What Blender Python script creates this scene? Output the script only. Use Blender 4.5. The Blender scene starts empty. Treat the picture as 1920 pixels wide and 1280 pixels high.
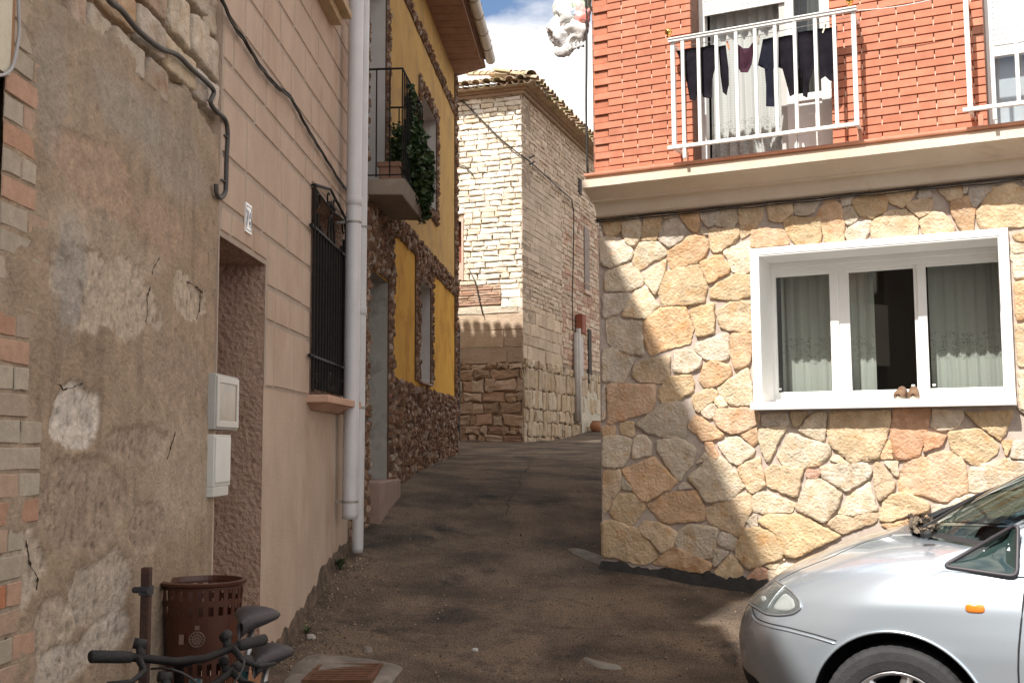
import bpy, math, random
import numpy as np
from mathutils import Vector, Matrix, noise
R = math.radians
random.seed(7)
scene = bpy.context.scene
COL = scene.collection

# ---------------------------------------------------------------- camera, sky, sun, exposure
EYE = 1.52
FPX = 2100.0                      # focal length in photo pixels (photo is 1920 wide)
TH = math.atan(197 / FPX); RO = R(.3)
F = Vector((0, math.cos(TH), math.sin(TH)))
_R0 = Vector((1, 0, 0)); _U0 = Vector((0, -math.sin(TH), math.cos(TH)))
RT = _R0 * math.cos(RO) - _U0 * math.sin(RO)
UP = _U0 * math.cos(RO) + _R0 * math.sin(RO)
cam_d = bpy.data.cameras.new("camera"); cam = bpy.data.objects.new("camera", cam_d); COL.objects.link(cam)
cam.matrix_world = Matrix(((RT.x, UP.x, -F.x, 0), (RT.y, UP.y, -F.y, 0), (RT.z, UP.z, -F.z, EYE), (0, 0, 0, 1)))
cam_d.sensor_width = 36; cam_d.lens = FPX / 1920 * 36; cam_d.clip_end = 3000; cam_d.clip_start = .05
scene.camera = cam

SUN_TRAVEL = Vector((.467, .65, -1.0)).normalized()
TS = -SUN_TRAVEL
SUN_EL = math.asin(TS.z); SUN_AZ = math.atan2(TS.x, TS.y)
w = bpy.data.worlds.new("World"); scene.world = w; w.use_nodes = True
nt = w.node_tree; nt.nodes.clear()
def N(t, typ, **k):
    n = t.nodes.new(typ)
    for a, b in k.items(): setattr(n, a, b)
    return n
wo = N(nt, 'ShaderNodeOutputWorld'); bg = N(nt, 'ShaderNodeBackground')
sky = N(nt, 'ShaderNodeTexSky', sky_type='NISHITA', sun_disc=False)
sky.sun_elevation = SUN_EL; sky.sun_rotation = SUN_AZ; sky.altitude = 900; sky.dust_density = .6; sky.ozone_density = 1.5
tc = N(nt, 'ShaderNodeTexCoord'); mp = N(nt, 'ShaderNodeMapping')
mp.inputs['Scale'].default_value = (1, 1, 2.2); mp.inputs['Location'].default_value = (.35, .1, .0)
cl = N(nt, 'ShaderNodeTexNoise'); cl.inputs['Scale'].default_value = 3.2; cl.inputs['Detail'].default_value = 9; cl.inputs['Roughness'].default_value = .55
cr = N(nt, 'ShaderNodeValToRGB'); cr.color_ramp.elements[0].position = .36; cr.color_ramp.elements[1].position = .50
cn = N(nt, 'ShaderNodeTexNoise'); cn.inputs['Scale'].default_value = 7; cn.inputs['Detail'].default_value = 6
cc = N(nt, 'ShaderNodeValToRGB'); cc.color_ramp.elements[0].position = .35; cc.color_ramp.elements[1].position = .6
cc.color_ramp.elements[0].color = (7.6, 7.5, 7.5, 1); cc.color_ramp.elements[1].color = (12.0, 11.3, 10.4, 1)
mx = N(nt, 'ShaderNodeMixRGB')
nt.links.new(tc.outputs['Generated'], mp.inputs['Vector']); nt.links.new(mp.outputs['Vector'], cl.inputs['Vector'])
nt.links.new(mp.outputs['Vector'], cn.inputs['Vector']); nt.links.new(cl.outputs['Fac'], cr.inputs['Fac']); nt.links.new(cn.outputs['Fac'], cc.inputs['Fac'])
nt.links.new(cr.outputs['Color'], mx.inputs['Fac']); nt.links.new(sky.outputs['Color'], mx.inputs['Color1']); nt.links.new(cc.outputs['Color'], mx.inputs['Color2'])
nt.links.new(mx.outputs['Color'], bg.inputs['Color']); bg.inputs['Strength'].default_value = .106
nt.links.new(bg.outputs['Background'], wo.inputs['Surface'])
sd = bpy.data.lights.new("sun", 'SUN'); sd.energy = 5.0; sd.angle = R(.8); sd.color = (1, .955, .88)
so = bpy.data.objects.new("sun", sd); COL.objects.link(so); so.location = (-20, -20, 40)
so.rotation_euler = TS.to_track_quat('Z', 'Y').to_euler()
scene.view_settings.view_transform = 'Standard'; scene.view_settings.look = 'None'
scene.view_settings.exposure = .58; scene.view_settings.gamma = 1.0
scene.cycles.max_bounces = 8; scene.cycles.sample_clamp_indirect = 8

# ---------------------------------------------------------------- materials
MATS = {}
def mat(name, c1, c2=None, scale=4.0, rough=.85, metal=0.0, bump=.0, bscale=40.0, tint=False, detail=6, coat=0.0,
        dist=.01, ramp=(.35, .65), c3=None, scale3=1.2, ramp3=(.5, .6), stretch=None, vor=0.0, vscale=60.0, spec=.5, trans=0.0, sub=0):
    if name in MATS: return MATS[name]
    m = bpy.data.materials.new(name); m.use_nodes = True; t = m.node_tree; L = t.links
    p = t.nodes['Principled BSDF']; p.inputs['Roughness'].default_value = rough; p.inputs['Metallic'].default_value = metal
    p.inputs['Specular IOR Level'].default_value = spec
    p.inputs['Coat Weight'].default_value = coat; p.inputs['Coat Roughness'].default_value = .04
    co = N(t, 'ShaderNodeTexCoord'); vec = co.outputs['Object']
    if stretch:
        mpp = N(t, 'ShaderNodeMapping'); mpp.inputs['Scale'].default_value = stretch; L.new(vec, mpp.inputs['Vector']); vec = mpp.outputs['Vector']
    c2 = c2 or tuple(min(1, x * 1.15) for x in c1)
    n1 = N(t, 'ShaderNodeTexNoise'); n1.inputs['Scale'].default_value = scale; n1.inputs['Detail'].default_value = detail; n1.inputs['Roughness'].default_value = .6
    L.new(vec, n1.inputs['Vector'])
    r1 = N(t, 'ShaderNodeValToRGB'); r1.color_ramp.elements[0].position, r1.color_ramp.elements[1].position = ramp
    r1.color_ramp.elements[0].color = (*c1, 1); r1.color_ramp.elements[1].color = (*c2, 1); L.new(n1.outputs['Fac'], r1.inputs['Fac'])
    out = r1.outputs['Color']
    if c3:
        n3 = N(t, 'ShaderNodeTexNoise'); n3.inputs['Scale'].default_value = scale3; n3.inputs['Detail'].default_value = 8; n3.inputs['Roughness'].default_value = .65
        n3.inputs['Distortion'].default_value = .4
        L.new(vec, n3.inputs['Vector']); r3 = N(t, 'ShaderNodeValToRGB'); r3.color_ramp.elements[0].position, r3.color_ramp.elements[1].position = ramp3
        L.new(n3.outputs['Fac'], r3.inputs['Fac']); m3 = N(t, 'ShaderNodeMixRGB'); L.new(r3.outputs['Color'], m3.inputs['Fac'])
        L.new(out, m3.inputs['Color1']); m3.inputs['Color2'].default_value = (*c3, 1); out = m3.outputs['Color']
    if tint:
        a = N(t, 'ShaderNodeAttribute', attribute_name='tint'); mm = N(t, 'ShaderNodeMixRGB', blend_type='MULTIPLY'); mm.inputs['Fac'].default_value = 1
        L.new(out, mm.inputs['Color1']); L.new(a.outputs['Color'], mm.inputs['Color2']); out = mm.outputs['Color']
    L.new(out, p.inputs['Base Color'])
    if bump:
        nb = N(t, 'ShaderNodeTexNoise'); nb.inputs['Scale'].default_value = bscale; nb.inputs['Detail'].default_value = 8; nb.inputs['Roughness'].default_value = .6
        L.new(vec, nb.inputs['Vector']); h = nb.outputs['Fac']
        if vor:
            vo = N(t, 'ShaderNodeTexVoronoi'); vo.inputs['Scale'].default_value = vscale; L.new(vec, vo.inputs['Vector'])
            ad = N(t, 'ShaderNodeMath', operation='MULTIPLY_ADD'); ad.inputs[1].default_value = vor
            L.new(vo.outputs['Distance'], ad.inputs[0]); L.new(h, ad.inputs[2]); h = ad.outputs[0]
        b = N(t, 'ShaderNodeBump'); b.inputs['Strength'].default_value = bump; b.inputs['Distance'].default_value = dist
        L.new(h, b.inputs['Height']); L.new(b.outputs['Normal'], p.inputs['Normal'])
    MATS[name] = m; return m
def glass_mat(name, tintc=(.8, .9, .88), refl=.9, rough=.01):
    if name in MATS: return MATS[name]
    m = bpy.data.materials.new(name); m.use_nodes = True; t = m.node_tree; L = t.links; t.nodes.clear()
    o = N(t, 'ShaderNodeOutputMaterial'); mix = N(t, 'ShaderNodeMixShader'); tr = N(t, 'ShaderNodeBsdfTransparent'); gl = N(t, 'ShaderNodeBsdfGlossy')
    tr.inputs['Color'].default_value = (*tintc, 1); gl.inputs['Roughness'].default_value = rough; gl.inputs['Color'].default_value = (refl, refl, refl, 1)
    lw_ = N(t, 'ShaderNodeLayerWeight'); lw_.inputs['Blend'].default_value = .5
    pw = N(t, 'ShaderNodeMath', operation='POWER'); pw.inputs[1].default_value = 5; L.new(lw_.outputs['Facing'], pw.inputs[0])
    fr = N(t, 'ShaderNodeMath', operation='MULTIPLY_ADD'); fr.inputs[1].default_value = .96; fr.inputs[2].default_value = .04; L.new(pw.outputs[0], fr.inputs[0])
    L.new(fr.outputs[0], mix.inputs[0]); L.new(tr.outputs[0], mix.inputs[1]); L.new(gl.outputs[0], mix.inputs[2]); L.new(mix.outputs[0], o.inputs['Surface'])
    MATS[name] = m; return m
def cloth_mat(name, c1, c2, band=None, alpha=0.0, stripes=0.0):
    """thin curtain fabric: diffuse + translucent, optional see-through lace band between two heights"""
    if name in MATS: return MATS[name]
    m = bpy.data.materials.new(name); m.use_nodes = True; t = m.node_tree; L = t.links; t.nodes.clear()
    o = N(t, 'ShaderNodeOutputMaterial'); df = N(t, 'ShaderNodeBsdfDiffuse'); tl = N(t, 'ShaderNodeBsdfTranslucent'); tp = N(t, 'ShaderNodeBsdfTransparent')
    a = N(t, 'ShaderNodeMixShader'); a.inputs[0].default_value = .3; b = N(t, 'ShaderNodeMixShader')
    co = N(t, 'ShaderNodeTexCoord'); vo = N(t, 'ShaderNodeTexVoronoi'); vo.inputs['Scale'].default_value = 26
    mpp = N(t, 'ShaderNodeMapping'); mpp.inputs['Scale'].default_value = (1, .0, 1.3); L.new(co.outputs['Object'], mpp.inputs['Vector']); L.new(mpp.outputs['Vector'], vo.inputs['Vector'])
    wv = N(t, 'ShaderNodeTexWave'); wv.bands_direction = 'Z'; wv.inputs['Scale'].default_value = 22; L.new(co.outputs['Object'], wv.inputs['Vector'])
    sx = N(t, 'ShaderNodeSeparateXYZ'); L.new(co.outputs['Object'], sx.inputs[0])
    ramp = N(t, 'ShaderNodeValToRGB'); ramp.color_ramp.elements[0].color = (*c1, 1); ramp.color_ramp.elements[1].color = (*c2, 1)
    L.new(wv.outputs['Fac'], ramp.inputs['Fac'])
    vr = N(t, 'ShaderNodeValToRGB'); e = vr.color_ramp.elements; e[0].position = .33; e[1].position = .37; e[0].color = (1, 1, 1, 1); e[1].color = (.55, .55, .53, 1)
    e2 = e.new(.42); e2.color = (.55, .55, .53, 1); e3 = e.new(.47); e3.color = (1, 1, 1, 1)
    L.new(vo.outputs['Distance'], vr.inputs['Fac'])
    colr = ramp.outputs['Color']
    if band:
        g1 = N(t, 'ShaderNodeMath', operation='GREATER_THAN'); g1.inputs[1].default_value = band[0]; L.new(sx.outputs['Z'], g1.inputs[0])
        g2 = N(t, 'ShaderNodeMath', operation='LESS_THAN'); g2.inputs[1].default_value = band[1]; L.new(sx.outputs['Z'], g2.inputs[0])
        gm = N(t, 'ShaderNodeMath', operation='MULTIPLY'); L.new(g1.outputs[0], gm.inputs[0]); L.new(g2.outputs[0], gm.inputs[1])
        mm = N(t, 'ShaderNodeMixRGB', blend_type='MULTIPLY'); L.new(gm.outputs[0], mm.inputs['Fac']); L.new(colr, mm.inputs['Color1']); L.new(vr.outputs['Color'], mm.inputs['Color2'])
        colr = mm.outputs['Color']
    L.new(colr, df.inputs['Color']); L.new(colr, tl.inputs['Color'])
    L.new(df.outputs[0], a.inputs[1]); L.new(tl.outputs[0], a.inputs[2])
    b.inputs[0].default_value = alpha; L.new(a.outputs[0], b.inputs[1]); L.new(tp.outputs[0], b.inputs[2]); L.new(b.outputs[0], o.inputs['Surface'])
    MATS[name] = m; return m

# ---------------------------------------------------------------- mesh helpers
class MB:
    def __init__(s): s.v = []; s.f = []; s.c = []; s.mi = []
    def add(s, vs, fs, tint=(1, 1, 1), mi=0):
        b = len(s.v); s.v += [tuple(p) for p in vs]
        for f in fs: s.f.append(tuple(i + b for i in f)); s.mi.append(mi)
        s.c += [tint] * len(vs) if not isinstance(tint, list) else tint
        return b
    def box(s, x0, x1, y0, y1, z0, z1, tint=(1, 1, 1), mi=0, M=None, ch=0.0):
        if x1 < x0: x0, x1 = x1, x0
        if y1 < y0: y0, y1 = y1, y0
        if z1 < z0: z0, z1 = z1, z0
        vs = [(x, y, z) for z in (z0, z1) for y in (y0, y1) for x in (x0, x1)]
        if M: vs = [tuple(M @ Vector(p)) for p in vs]
        s.add(vs, [(0, 2, 3, 1), (4, 5, 7, 6), (0, 1, 5, 4), (2, 6, 7, 3), (0, 4, 6, 2), (1, 3, 7, 5)], tint, mi)
    def quad(s, a, b, c, d, tint=(1, 1, 1), mi=0): s.add([a, b, c, d], [(0, 1, 2, 3)], tint, mi)
    def tube(s, pts, r, n=10, tint=(1, 1, 1), cap=True, mi=0):
        pts = [Vector(p) for p in pts]; rs = r if isinstance(r, (list, tuple)) else [r] * len(pts)
        vs = []; prev = None
        for i, p in enumerate(pts):
            d = (pts[min(i + 1, len(pts) - 1)] - pts[max(i - 1, 0)]).normalized()
            if prev is None:
                a = Vector((0, 0, 1)) if abs(d.z) < .9 else Vector((1, 0, 0)); u = d.cross(a).normalized()
            else: u = (prev - d * prev.dot(d)).normalized()
            prev = u; v = d.cross(u)
            vs += [tuple(p + (u * math.cos(2 * math.pi * k / n) + v * math.sin(2 * math.pi * k / n)) * rs[i]) for k in range(n)]
        fs = [(i * n + k, i * n + (k + 1) % n, (i + 1) * n + (k + 1) % n, (i + 1) * n + k) for i in range(len(pts) - 1) for k in range(n)]
        if cap: fs += [tuple(range(n - 1, -1, -1)), tuple((len(pts) - 1) * n + k for k in range(n))]
        s.add(vs, fs, tint, mi)
    def lathe(s, prof, n=24, c=(0, 0, 0), axis=2, tint=(1, 1, 1), M=None, cap=False, mi=0):
        vs = []
        for r, z in prof:
            for k in range(n):
                a = 2 * math.pi * k / n; p = Vector((r * math.cos(a), r * math.sin(a), z))
                if M: p = M @ p
                vs.append(tuple(p + Vector(c)))
        fs = [(i * n + k, i * n + (k + 1) % n, (i + 1) * n + (k + 1) % n, (i + 1) * n + k) for i in range(len(prof) - 1) for k in range(n)]
        if cap: fs += [tuple(range(n - 1, -1, -1)), tuple((len(prof) - 1) * n + k for k in range(n))]
        s.add(vs, fs, tint, mi)
    def prism(s, poly, o0, o1, tint=(1, 1, 1), mi=0):
        """poly in (x,z) extruded along y"""
        n = len(poly); vs = [(x, o0, z) for x, z in poly] + [(x, o1, z) for x, z in poly]
        s.add(vs, [tuple(range(n)), tuple(range(2 * n - 1, n - 1, -1))] + [(i, i + n, (i + 1) % n + n, (i + 1) % n) for i in range(n)], tint, mi)
    def sphere(s, c, r, n=12, tint=(1, 1, 1), sc=(1, 1, 1)):
        prof = [(max(1e-4, math.sin(math.pi * i / n)) * r, -math.cos(math.pi * i / n) * r) for i in range(n + 1)]
        s.lathe(prof, n, c, tint=tint, M=Matrix.Diagonal((*sc, 1)))
    def build(s, name, material, parent=None, smooth=False, label=None, bevel=0, world=None):
        """world: list of world-space verts -> converted to the parent's (or own base) frame"""
        v = np.array(s.v, dtype=float).reshape(-1, 3)
        if parent is not None and world:
            Mi = parent['_m_inv'] if False else PM[parent.name].inverted()
            v = np.array([tuple(Mi @ Vector(p)) for p in v])
        loc = None
        if parent is None:
            lo, hi = v.min(0), v.max(0); loc = np.array([(lo[0] + hi[0]) / 2, (lo[1] + hi[1]) / 2, lo[2]]); v = v - loc
        me = bpy.data.meshes.new(name); me.from_pydata([tuple(p) for p in v], [], s.f)
        for m in (material if isinstance(material, (list, tuple)) else [material]): me.materials.append(m)
        if any(s.mi): me.polygons.foreach_set('material_index', s.mi)
        at = me.color_attributes.new('tint', 'FLOAT_COLOR', 'POINT')
        at.data.foreach_set('color', np.array([(*c, 1) for c in s.c], dtype=np.float32).ravel())
        if smooth: me.polygons.foreach_set('use_smooth', [True] * len(me.polygons))
        me.update()
        o = bpy.data.objects.new(name, me); COL.objects.link(o)
        if parent is not None: o.parent = parent
        else: o.location = loc
        if bevel:
            b = o.modifiers.new('bevel', 'BEVEL'); b.width = bevel; b.segments = 2; b.limit_method = 'ANGLE'
        if label: o['label'] = label
        return o
PM = {}
def thing(name, label, cat, loc=(0, 0, 0), rz=0, group=None):
    o = bpy.data.objects.new(name, None); COL.objects.link(o); o.empty_display_size = .2
    o.location = loc; o.rotation_euler = (0, 0, rz); o['label'] = label; o['category'] = cat
    if group: o['group'] = group
    PM[o.name] = Matrix.Translation(Vector(loc)) @ Matrix.Rotation(rz, 4, 'Z')
    return o
def tag(o, label, cat, group=None):
    o['label'] = label; o['category'] = cat
    if group: o['group'] = group
    return o
def sub(parent): return PM[parent.name]

class Fr:
    """a vertical wall plane: local x along the wall, local -y outwards, z up"""
    def __init__(s, ox, oy, tx, ty):
        l = math.hypot(tx, ty); s.o = (ox, oy); s.t = (tx / l, ty / l); s.n = (s.t[1], -s.t[0]); s.rz = math.atan2(ty, tx)
    def px(s, px, py, o=0):      # where the sight line through a photo pixel meets the wall plane
        d = F + (px - 960) / FPX * RT + (640 - py) / FPX * UP
        n = s.n; q = (s.o[0] + n[0] * o, s.o[1] + n[1] * o); k = (q[0] * n[0] + q[1] * n[1]) / (d.x * n[0] + d.y * n[1])
        return ((d.x * k - s.o[0]) * s.t[0] + (d.y * k - s.o[1]) * s.t[1], EYE + d.z * k)
    def w(s, a, z, o=0): return Vector((s.o[0] + s.t[0] * a + s.n[0] * o, s.o[1] + s.t[1] * a + s.n[1] * o, z))
RW = Fr(.755, 9.6, .896, -.4446)       # brick and stone house
LW = Fr(-1.72, 0, .0324, 1)            # plastered houses on the left
YW = Fr(-2.21, 0, .076, 1)             # yellow house
TL = Fr(.2, 20.3, .947, -.32); TR = Fr(.2, 20.3, .32, .947)   # old stone building
def nz(x, y=0., z=0.): return noise.noise(Vector((x, y, z)))
def fbm(x, y, z=0., o=4):
    return noise.fractal(Vector((x, y, z)), .9, 2.0, o)
def sm(a, b, x):
    t = max(0., min(1., (x - a) / (b - a))); return t * t * (3 - 2 * t)
def walls(fr, mb, s0, s1, z0, z1, thick, holes=(), o=0, rev=None, mi=0, back=True):
    """wall slab in local coords with rectangular openings; reveals go to rev"""
    revs = rev; rev = mb if rev is None or isinstance(rev, list) else rev
    xs = sorted({s0, s1, *[h[0] for h in holes], *[h[1] for h in holes]}); zs = sorted({z0, z1, *[h[2] for h in holes], *[h[3] for h in holes]})
    xs = [x for x in xs if s0 <= x <= s1]; zs = [z for z in zs if z0 <= z <= z1]
    yf, yb = -o, -o + thick
    for a, b in zip(xs, xs[1:]):
        for c, d in zip(zs, zs[1:]):
            mxx, mz = (a + b) / 2, (c + d) / 2
            if any(h[0] < mxx < h[1] and h[2] < mz < h[3] for h in holes): continue
            mb.quad((a, yf, c), (b, yf, c), (b, yf, d), (a, yf, d), mi=mi)
            if back: mb.quad((b, yb, c), (a, yb, c), (a, yb, d), (b, yb, d), mi=mi)
    for h in holes:
        a, b, c, d = h[0], h[1], max(h[2], z0), min(h[3], z1)
        if isinstance(revs, list): rev = MB(); revs.append(rev)
        rev.quad((a, yf, c), (a, yf, d), (a, yb, d), (a, yb, c)); rev.quad((b, yf, d), (b, yf, c), (b, yb, c), (b, yb, d))
        if h[3] < z1: rev.quad((a, yf, d), (b, yf, d), (b, yb, d), (a, yb, d))
        if h[2] > z0: rev.quad((b, yf, c), (a, yf, c), (a, yb, c), (b, yb, c))
    mb.quad((s0, yf, z0), (s0, yf, z1), (s0, yb, z1), (s0, yb, z0), mi=mi); mb.quad((s1, yf, z1), (s1, yf, z0), (s1, yb, z0), (s1, yb, z1), mi=mi)
    mb.quad((s0, yf, z1), (s1, yf, z1), (s1, yb, z1), (s0, yb, z1), mi=mi)

# ---------------------------------------------------------------- ground
GP = [(1.63, 4.88, .03), (.755, 9.6, .515), (2.07, 8.96, .35), (4.34, 7.82, .12), (3.6, 4.5, -.12), (6.5, 6.5, -.15), (-1.5, 6.75, .20),
      (-1.487, 7.18, .17), (-1.42, 7.8, .29), (-1.36, 8.6, .48), (-1.35, 9.3, .60), (-1.1, 9.9, .575), (-1.3, 10.8, .83), (-1.27, 12.4, 1.11), (-.88, 17.5, 1.41),
      (.2, 20.3, 1.6), (-1.2, 20.7, 1.66), (3.4, 23.5, 1.80), (1.6, 22, 1.62), (.7, 12.4, 1.0), (.3, 15, 1.28), (0, 0, -.05), (-1.55, 3.5, .0), (-1.5, 5, .06),
      (3, 0, -.15), (0, 6.5, .10), (1.0, 7.5, .20), (3, 18, 1.45), (5, 14, 1.2), (-3, 24, 1.9), (-1.6, -5, -.3), (4, -6, -.4), (9, 2, -.3), (6, 24, 1.95), (-.2, 10.2, .66)]
_P = np.array(GP); _n = len(_P)
def _K(d2): return np.where(d2 > 0, .5 * d2 * np.log(np.maximum(d2, 1e-12)), 0)
_d2 = ((_P[:, None, :2] - _P[None, :, :2]) ** 2).sum(-1)
_A = np.zeros((_n + 3, _n + 3)); _A[:_n, :_n] = _K(_d2) + np.eye(_n) * .3; _A[:_n, _n] = 1; _A[:_n, _n + 1:] = _P[:, :2]
_A[_n, :_n] = 1; _A[_n + 1:, :_n] = _P[:, :2].T
_w = np.linalg.solve(_A, np.r_[_P[:, 2], 0, 0, 0])
def G(x, y):
    x = np.asarray(x, float); y = np.asarray(y, float); xc = np.clip(x, -3, 8); yc = np.clip(y, -6, 25)
    d2 = (xc[..., None] - _P[:, 0]) ** 2 + (yc[..., None] - _P[:, 1]) ** 2
    return (_K(d2) @ _w[:_n]) + _w[_n] + _w[_n + 1] * xc + _w[_n + 2] * yc
def axis(a, b, fine, lo, hi):
    xs = list(np.arange(a, b + 1e-6, fine)); d = fine; x = a
    while x > lo: d *= 1.5; x -= d; xs.insert(0, x)
    d = fine; x = b
    while x < hi: d *= 1.5; x += d; xs.append(x)
    return np.array(xs)
gx = axis(-2, 5, .07, -400, 400); gy = axis(3, 24, .09, -400, 600)
XX, YY = np.meshgrid(gx, gy); ZZ = G(XX, YY)
for j in range(XX.shape[0]):
    for i in range(XX.shape[1]):
        x, y = XX[j, i], YY[j, i]
        if -3 < x < 6 and 0 < y < 26: ZZ[j, i] += .012 * nz(x * 2.1, y * 2.1, 3) + .005 * nz(x * 8, y * 8, 5)
g = MB(); nxx = len(gx)
g.v = [tuple(p) for p in np.stack([XX, YY, ZZ], -1).reshape(-1, 3)]; g.c = [(1, 1, 1)] * len(g.v)
g.f = [(j * nxx + i, j * nxx + i + 1, (j + 1) * nxx + i + 1, (j + 1) * nxx + i) for j in range(len(gy) - 1) for i in range(nxx - 1)]; g.mi = [0] * len(g.f)
def ground_mat():
    m = mat('worn_asphalt', (.080, .066, .055), (.185, .145, .112), scale=1.7, ramp=(.36, .62), rough=.95, bump=.9, bscale=75, dist=.012, c3=(.038, .036, .035), scale3=1.1, ramp3=(.55, .66), vor=.8, vscale=90, spec=.25)
    t = m.node_tree; L = t.links; p = t.nodes['Principled BSDF']; src = p.inputs['Base Color'].links[0].from_socket
    co = N(t, 'ShaderNodeTexCoord'); n = N(t, 'ShaderNodeTexNoise'); n.inputs['Scale'].default_value = 85; n.inputs['Detail'].default_value = 5
    L.new(co.outputs['Object'], n.inputs['Vector'])
    r = N(t, 'ShaderNodeValToRGB'); e = r.color_ramp.elements; e[0].position = .34; e[0].color = (.28, .28, .29, 1); e[1].position = .49; e[1].color = (1, .98, .95, 1)
    e2 = e.new(.66); e2.color = (1.3, 1.1, .95, 1); e3 = e.new(.75); e3.color = (2.3, 1.8, 1.4, 1)
    L.new(n.outputs['Fac'], r.inputs['Fac']); mm = N(t, 'ShaderNodeMixRGB', blend_type='MULTIPLY'); mm.inputs['Fac'].default_value = 1
    L.new(src, mm.inputs['Color1']); L.new(r.outputs['Color'], mm.inputs['Color2']); L.new(mm.outputs['Color'], p.inputs['Base Color'])
    return m
go = g.build('street', ground_mat(), smooth=True)
go['kind'] = 'structure'

# ================================================================ brick and stone house (right)
PLASTIC = mat('white_frame', (.80, .80, .78), (.86, .86, .84), 3, rough=.35, bump=.03)
BLACKM = mat('black_iron', (.006, .006, .007), (.014, .012, .011), 20, rough=.6, spec=.25, bump=.2, bscale=120, dist=.002)
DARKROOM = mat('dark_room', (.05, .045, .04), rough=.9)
GLASS = glass_mat('window_glass', (.90, .92, .91))
rh = thing('brick_house', 'orange brick house over a crazy stone ground floor, at the right of the alley mouth', 'house', (RW.o[0], RW.o[1], 0), RW.rz)
UO = .22      # the brick storey stands this far in front of the stone wall
WIN = (1.395, 3.19, 1.86, 3.045)
b = MB(); walls(RW, b, 0, 11, -.6, 3.5, .46, [WIN])
MORTAR = mat('purple_grey_mortar', (.42, .345, .30), (.54, .46, .40), 14, rough=.95, bump=.8, bscale=110, dist=.006)
b.build('ground_floor_wall', MORTAR, rh)
b = MB(); b.box(0, .3, .46, 7, -.6, 3.5); b.box(.3, 11, 6.7, 7, -.6, 3.5); b.box(10.7, 11, .46, 6.7, -.6, 3.5); b.box(.3, 10.7, .46, 6.7, 1.0, 1.05)
b.build('side_walls', MORTAR, rh)

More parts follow.
